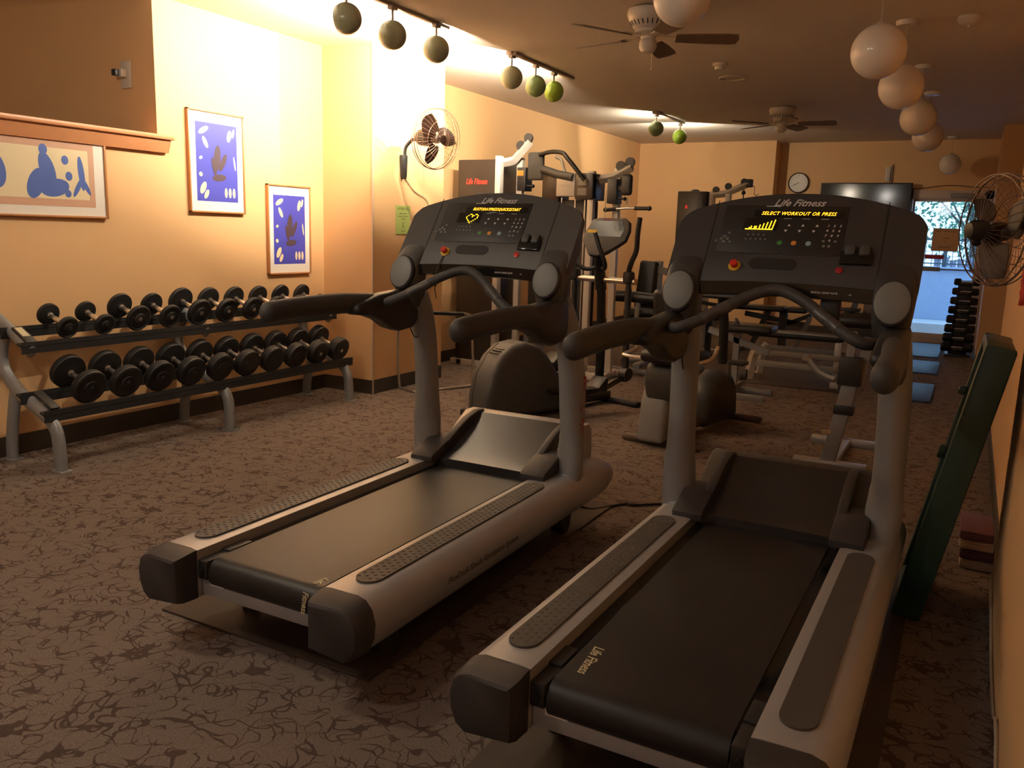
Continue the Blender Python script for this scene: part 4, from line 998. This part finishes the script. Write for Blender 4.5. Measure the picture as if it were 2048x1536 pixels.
for s in (-1, 1):
    o = MB().tube(catmull([(s*.28, .96, .22), (s*.28, .95, .60), (s*.28, .94, .98), (s*.285, .93, 1.08), (s*.33, .90, 1.15), (s*.40, .86, 1.24), (s*.42, .84, 1.36), (s*.44, .83, 1.48)], 6), [.026]*12+[.020]*31, 12)
    o.lathe([(.02, -.05), (.042, -.04), (.046, 0), (.042, .04), (.02, .05)], (s*.28, .94, 1.03))
    ao = o.build('swing_arm', BLKP, e)
    MB().lathe([(.05, -.035), (.055, 0), (.05, .035)], (s*.28, .96, .28), (1, 0, 0), 18).build('pivot_cap', BLKP, ao)
    z = .20 if s > 0 else .33
    MB().tube([(s*.28, .96, .26), (s*.25, .60, z-.06), (s*.23, .15, z+.02)], .022, 10).build('pedal_link', GLOSSB, e)
    p_ = MB().prism([(.28, z), (.32, z+.05), (.34, z+.055), (.36, z+.01), (.62, z+.01), (.70, z+.075), (.73, z+.08), (.72, z-.03), (.30, z-.03)], 'yz', s*.24-.07, s*.24+.07, .01).build('foot_tray', BLKP, e)
MB().tube([(-.30, .95, 1.0), (.34, .95, 1.0)], .024, 12).cyl((-.36, .95, 1.0), (-.31, .95, 1.0), .024, 12).build('pivot_axle', CHROME, e)

# ------------------------------------------------------------------ recumbent bike
b = thing('recumbent_bike', 'grey recumbent exercise bike seen behind the post of the right treadmill', 'exercise bike', (-1.67, 5.18, 0), -math.radians(8))
MB().b2((-.27, -.035, .0), (.27, .035, .045), .02).b2((-.28, 1.12, 0), (.26, 1.19, .05), .02).b2((-.05, 0, .04), (.05, 1.15, .12), .02).build('stabilizer', FBLADE, b)
MB().prism([(-.10, .03), (-.06, .30), (-.02, .40), (.24, .40), (.30, .25), (.34, .05)], 'yz', -.13, .06, .03, seg=3).build('rear_shell', SILVD, b)
MB().prism([(-.05, .30), (-.10, .42), (-.08, .53), (-.02, .56), (.15, .56), (.22, .48), (.2, .36)], 'yz', -.10, .12, .03, seg=3).build('rail_cover', GRYP, b)
MB().box((.06, .02, .60), (.34, .36, .08), .035, seg=3).build('seat', VINYL, b)
MB().box((.10, -.12, .82), (.26, .07, .42), .03, rot=Matrix.Rotation(.15, 4, 'X'), seg=3).build('back_pad', VINYL, b)
MB().tube(catmull([(-.27, .20, .66), (-.28, .10, .60), (-.27, -.05, .585), (-.2, -.1, .58), (.2, -.1, .58), (.27, -.05, .585), (.28, .10, .60), (.27, .2, .66)], 6), .012, 10).build('seat_handle', CHROME, b)
MB().prism([(.50, .04), (.54, .26), (.62, .36), (.78, .42), (.94, .38), (1.04, .28), (1.08, .04)], 'yz', -.07, .10, .04, seg=3).build('drive_housing', BLKP, b)
MB().tube([(.0, .96, .45), (.02, .88, .75), (.03, .78, .98)], .034, 12).build('mast', BLKP, b)
cT = basis((.05, .70, 1.02), (1, .05, 0), (0, .45, .89))
co = MB().box((0, 0, -.02), (.34, .17, .05), .02, M=cT).build('console', BLKP, b)
MB().box((-.07, .015, .0062), (.13, .075, .002), M=cT).build('screen', LCD, co)
MB().box((.055, .015, .0062), (.10, .085, .002), M=cT).build('white_key_panel', INKW, co)
MB().lathe([(.018, 0), (.018, .003)], M=cT @ Matrix.Translation((.04, .012, .007))).lathe([(.018, 0), (.018, .003)], M=cT @ Matrix.Translation((.07, .012, .007))).build('key_ring', BLKP, co)
for s in (-1, 1):
    y_, z_ = (.70, .50) if s > 0 else (.86, .22)
    po = MB().bar((s*.13, .78, .36), (s*.16, y_, z_), .02, .03).build('crank', CHROME, b)
    MB().box((s*.22, y_, z_), (.12, .10, .03), .01).build('pedal', BLKP, po)
MB().tube(catmull([(-.2, .66, .93), (-.12, .72, .90), (.03, .78, .88), (.2, .72, .90), (.28, .62, .93)], 5), .014, 10).build('handlebar', BLKP, b)

# ------------------------------------------------------------------ leg machine
g = thing('leg_machine', 'black padded leg machine between the elliptical and the back wall', 'leg machine', (-2.77, 8.15, 0))
MB().box((-.15, .12, .80), (.19, .08, .60), .03, rot=Matrix.Rotation(-.1, 4, 'X') @ Matrix.Rotation(.06, 4, 'Y'), seg=3).build('back_pad', VINYL, g)
MB().box((-.05, -.12, .60), (.34, .40, .09), .03, seg=3).build('seat', VINYL, g)
MB().bar((-.06, .16, 1.02), (.26, .1, .96), .03, .07).build('silver_beam', SILV, g)
MB().b2((-.45, -.35, 0), (.45, -.28, .05), .01).b2((-.45, .3, 0), (.45, .37, .05), .01).b2((-.09, -.32, .05), (-.01, .34, .10), .01).b2((-.09, -.05, .05), (-.01, .03, .58), .01).b2((-.09, .17, .08), (-.01, .23, 1.1), .01).build('frame', SILVD, g)
MB().cyl((-.35, -.35, .76), (-.10, -.35, .76), .055, 16).cyl((-.10, -.35, .76), (.20, -.35, .74), .055, 16).cyl((-.4, -.38, .40), (.2, -.38, .40), .05, 16).build('foam_roller', VINYL, g)
MB().bar((-.05, -.35, .78), (-.05, -.38, .38), .04, .04).bar((-.05, -.05, .5), (-.05, -.36, .62), .05, .05).build('roller_arm', SILVD, g)
MB().sphere((.07, .03, .645), .03, 12, 8).build('knob', CHROME, g)

# ------------------------------------------------------------------ weight benches
tag(MB().b2((-2.0, 8.0, .001), (-.9, 9.1, .012), .003).build('floor_mat', DMAT), 'dark mat under the silver weight bench in the middle', 'mat')
g = thing('weight_bench', 'flat weight bench with silver frame on the dark mat, middle of the room', 'bench', (-1.42, 8.45, .012))
MB().box((0, 0, .435), (.88, .27, .06), .02, seg=3).build('bench_pad', VINYL, g)
MB().b2((-.42, -.16, .455), (.42, -.132, .475), .004).build('pad_piping', SILVD, g)
m = MB(); m.b2((-.32, -.30, .25), (.44, -.24, .30), .006); m.b2((-.32, .10, .25), (.44, .16, .30), .006); m.b2((-.30, -.30, .14), (.44, -.26, .20), .006); m.build('side_beam', SILVD, g)
for s in (-1, 1):
    m = MB(); m.tube(catmull([(-.30, s*.22-.05, .30), (-.335, s*.22-.05, .25), (-.355, s*.22-.05, .14), (-.375, s*.22-.05, .0)], 5), .045, 4, sq=(.8, 1)); m.build('leg', WHITEM, g)
MB().b2((.38, -.32, 0), (.46, .18, .06), .006).b2((.39, -.28, 0), (.45, -.2, .42), .006).b2((.39, .1, 0), (.45, .16, .42), .006).build('leg', SILV, g)
MB().tube(catmull([(.17, -.33, .26), (.22, -.34, .20), (.30, -.34, .13), (.42, -.34, .09)], 5), .028, 4, sq=(.5, 1)).lathe([(.03, 0), (.03, .02)], (.15, -.33, .27), (0, -1, 0)).build('adjuster_arc', SILV, g)
for yy in (-.3, .2): MB().cyl((-.44, yy, .05), (-.38, yy, .05), .05, 16).build('wheel', GRYP, g)

g = thing('weight_bench', 'black weight bench farther back near the back wall', 'bench', (-2.1, 10.5, 0))
MB().box((-.12, 0, .53), (.62, .28, .06), .02, seg=3).box((.32, 0, .53), (.24, .28, .06), .02, seg=3).build('bench_pad', VINYL, g)
MB().bar((-.20, 0, .05), (-.02, 0, .50), .06, .06).bar((.16, 0, .50), (.17, 0, .05), .07, .09).bar((-.3, 0, .45), (.45, 0, .35), .05, .06).bar((.2, 0, .35), (.48, 0, .48), .05, .05).build('frame', BLKP, g)
MB().bar((-.18, -.05, .24), (.12, -.05, .32), .03, .03).bar((.48, -.05, .46), (.34, -.1, .06), .04, .05).b2((-.35, -.25, 0), (-.28, .25, .05), .005).b2((.3, -.25, 0), (.37, .25, .05), .005).bar((-.33, 0, .03), (.33, 0, .03), .05, .05).build('base_tube', SILVD, g)

# dark bench / kettle of pads near the bike console: low dumbbell stand
g = thing('plate_rack', 'low rack with chrome pegs beyond the exercise bike', 'rack', (-1.72, 7.3, 0))
MB().b2((-.30, -.2, 0), (.30, -.14, .05), .006).b2((-.30, .14, 0), (.30, .2, .05), .006).b2((-.03, -.17, .05), (.03, .17, .10)).bar((0, 0, .08), (0, 0, .60), .05, .05, up=(0, 1, 0)).bar((-.25, 0, .56), (.28, 0, .40), .05, .05).build('frame', SILVD, g)
m = MB()
for x in (-.14, -.05): m.cyl((x, -.02, .55), (x+.06, -.12, .68), .012, 10); m.cyl((x+.10, -.02, .55), (x+.06, -.12, .68), .012, 10)
m.build('peg', CHROME, g)
m = MB(); m.box((.12, -.05, .60), (.40, .30, .07), .025, seg=3); m.build('pad', VINYL, g)

# ------------------------------------------------------------------ upright multi-position bench in front of the right treadmill
g = thing('incline_bench', 'tan steel upright bench with black seat just beyond the right treadmill', 'bench', (-.64, 5.35, 0))
MB().b2((-.20, -.12, .0), (.22, -.05, .045), .006).b2((-.02, -.1, 0), (.05, .60, .045), .006).b2((-.2, .55, 0), (.25, .62, .045), .006).build('base_bar', SILV, g)
m = MB(); m.bar((-.005, -.06, .03), (.055, -.06, .36), .085, .07, up=(0, 1, 0), r=.008); m.bar((.055, -.06, .36), (.085, -.06, .56), .085, .07, up=(0, 1, 0), r=.008); po = m.build('upright_post', SILVD, g)
MB().box((.062, -.06, .365), (.115, .10, .055), .006).build('post_sleeve', BLKP, po)
MB().box((.075, -.06, .60), (.13, .11, .17), .008).build('post_sleeve', BLKP, po)
MB().cyl((.0, -.08, .22), (-.05, -.10, .215), .016, 10).build('pop_pin', CHROME, g)
MB().bar((.12, -.03, .52), (.155, -.02, .80), .055, .05, up=(0, 1, 0)).build('seat_tube', SILVD, g)
MB().bar((.065, -.06, .68), (.07, -.06, .84), .045, .04, up=(0, 1, 0)).build('notched_strip', SILVD, g)
MB().box((.09, .0, .895), (.26, .30, .075), .03, seg=3).build('seat', VINYL, g)
MB().bar((.11, .16, .85), (.12, .22, 1.2), .06, .05, up=(1, 0, 0)).build('back_tube', FBLADE, g)
MB().bar((.03, .10, .93), (.08, .14, 1.12), .02, .03, up=(1, 0, 0)).box((.02, .06, .95), (.12, .10, .02), .005).build('lever', BLKP, g)

# ------------------------------------------------------------------ lights
def point(name, loc, e, col, r=.1, typ='POINT'):
    L = bpy.data.lights.new(name, typ); L.energy = e; L.color = col
    if typ == 'POINT': L.shadow_soft_size = r
    o = bpy.data.objects.new(name, L); COL.objects.link(o); o.location = loc; return o
point('room_or_fill_lamp', (-2.3, .2, 2.62), 24, (1, .93, .84), .09)
point('room_or_fill_lamp', (-3.12, 1.3, 2.62), 38, (1, .86, .66), .09)
point('room_or_fill_lamp', (-.9, -2.2, 2.4), 14, (.95, .96, 1), .2)  # added cool fill behind the camera, not a known fixture
point('room_or_fill_lamp', (-6.3, 1.2, 2.4), 9, (1, .82, .6), .2)  # added to brighten the recess wall, no lamp known there
wl = bpy.data.worlds.new('sky'); bpy.context.scene.world = wl; wl.use_nodes = True
bg = wl.node_tree.nodes['Background']; bg.inputs[0].default_value = (.42, .72, 1.0, 1); bg.inputs[1].default_value = 3.0

# ------------------------------------------------------------------ camera
cam = bpy.data.cameras.new('camera'); cam.sensor_width = 36; cam.lens = 36*1680/2048; cam.clip_start = .02; cam.clip_end = 100
co = bpy.data.objects.new('camera', cam); COL.objects.link(co)
f_ = 1680.
Yc = V((926/f_, 276/f_, -1)).normalized()
dn = (-.031, 1.0); k = Yc.z/((dn[0]*Yc.x-dn[1]*Yc.y)/f_)
vv = V((k*dn[0]/f_, -k*dn[1]/f_, -1)).normalized(); Zc = -vv; Xc = Yc.cross(Zc)
R3 = Matrix((Xc, Yc, Zc))
co.matrix_world = Matrix.Translation((0, 0, 1.35)) @ R3.to_4x4()
sc = bpy.context.scene; sc.camera = co
sc.view_settings.view_transform = 'Standard'; sc.view_settings.look = 'None'; sc.view_settings.exposure = .12; sc.view_settings.gamma = 1
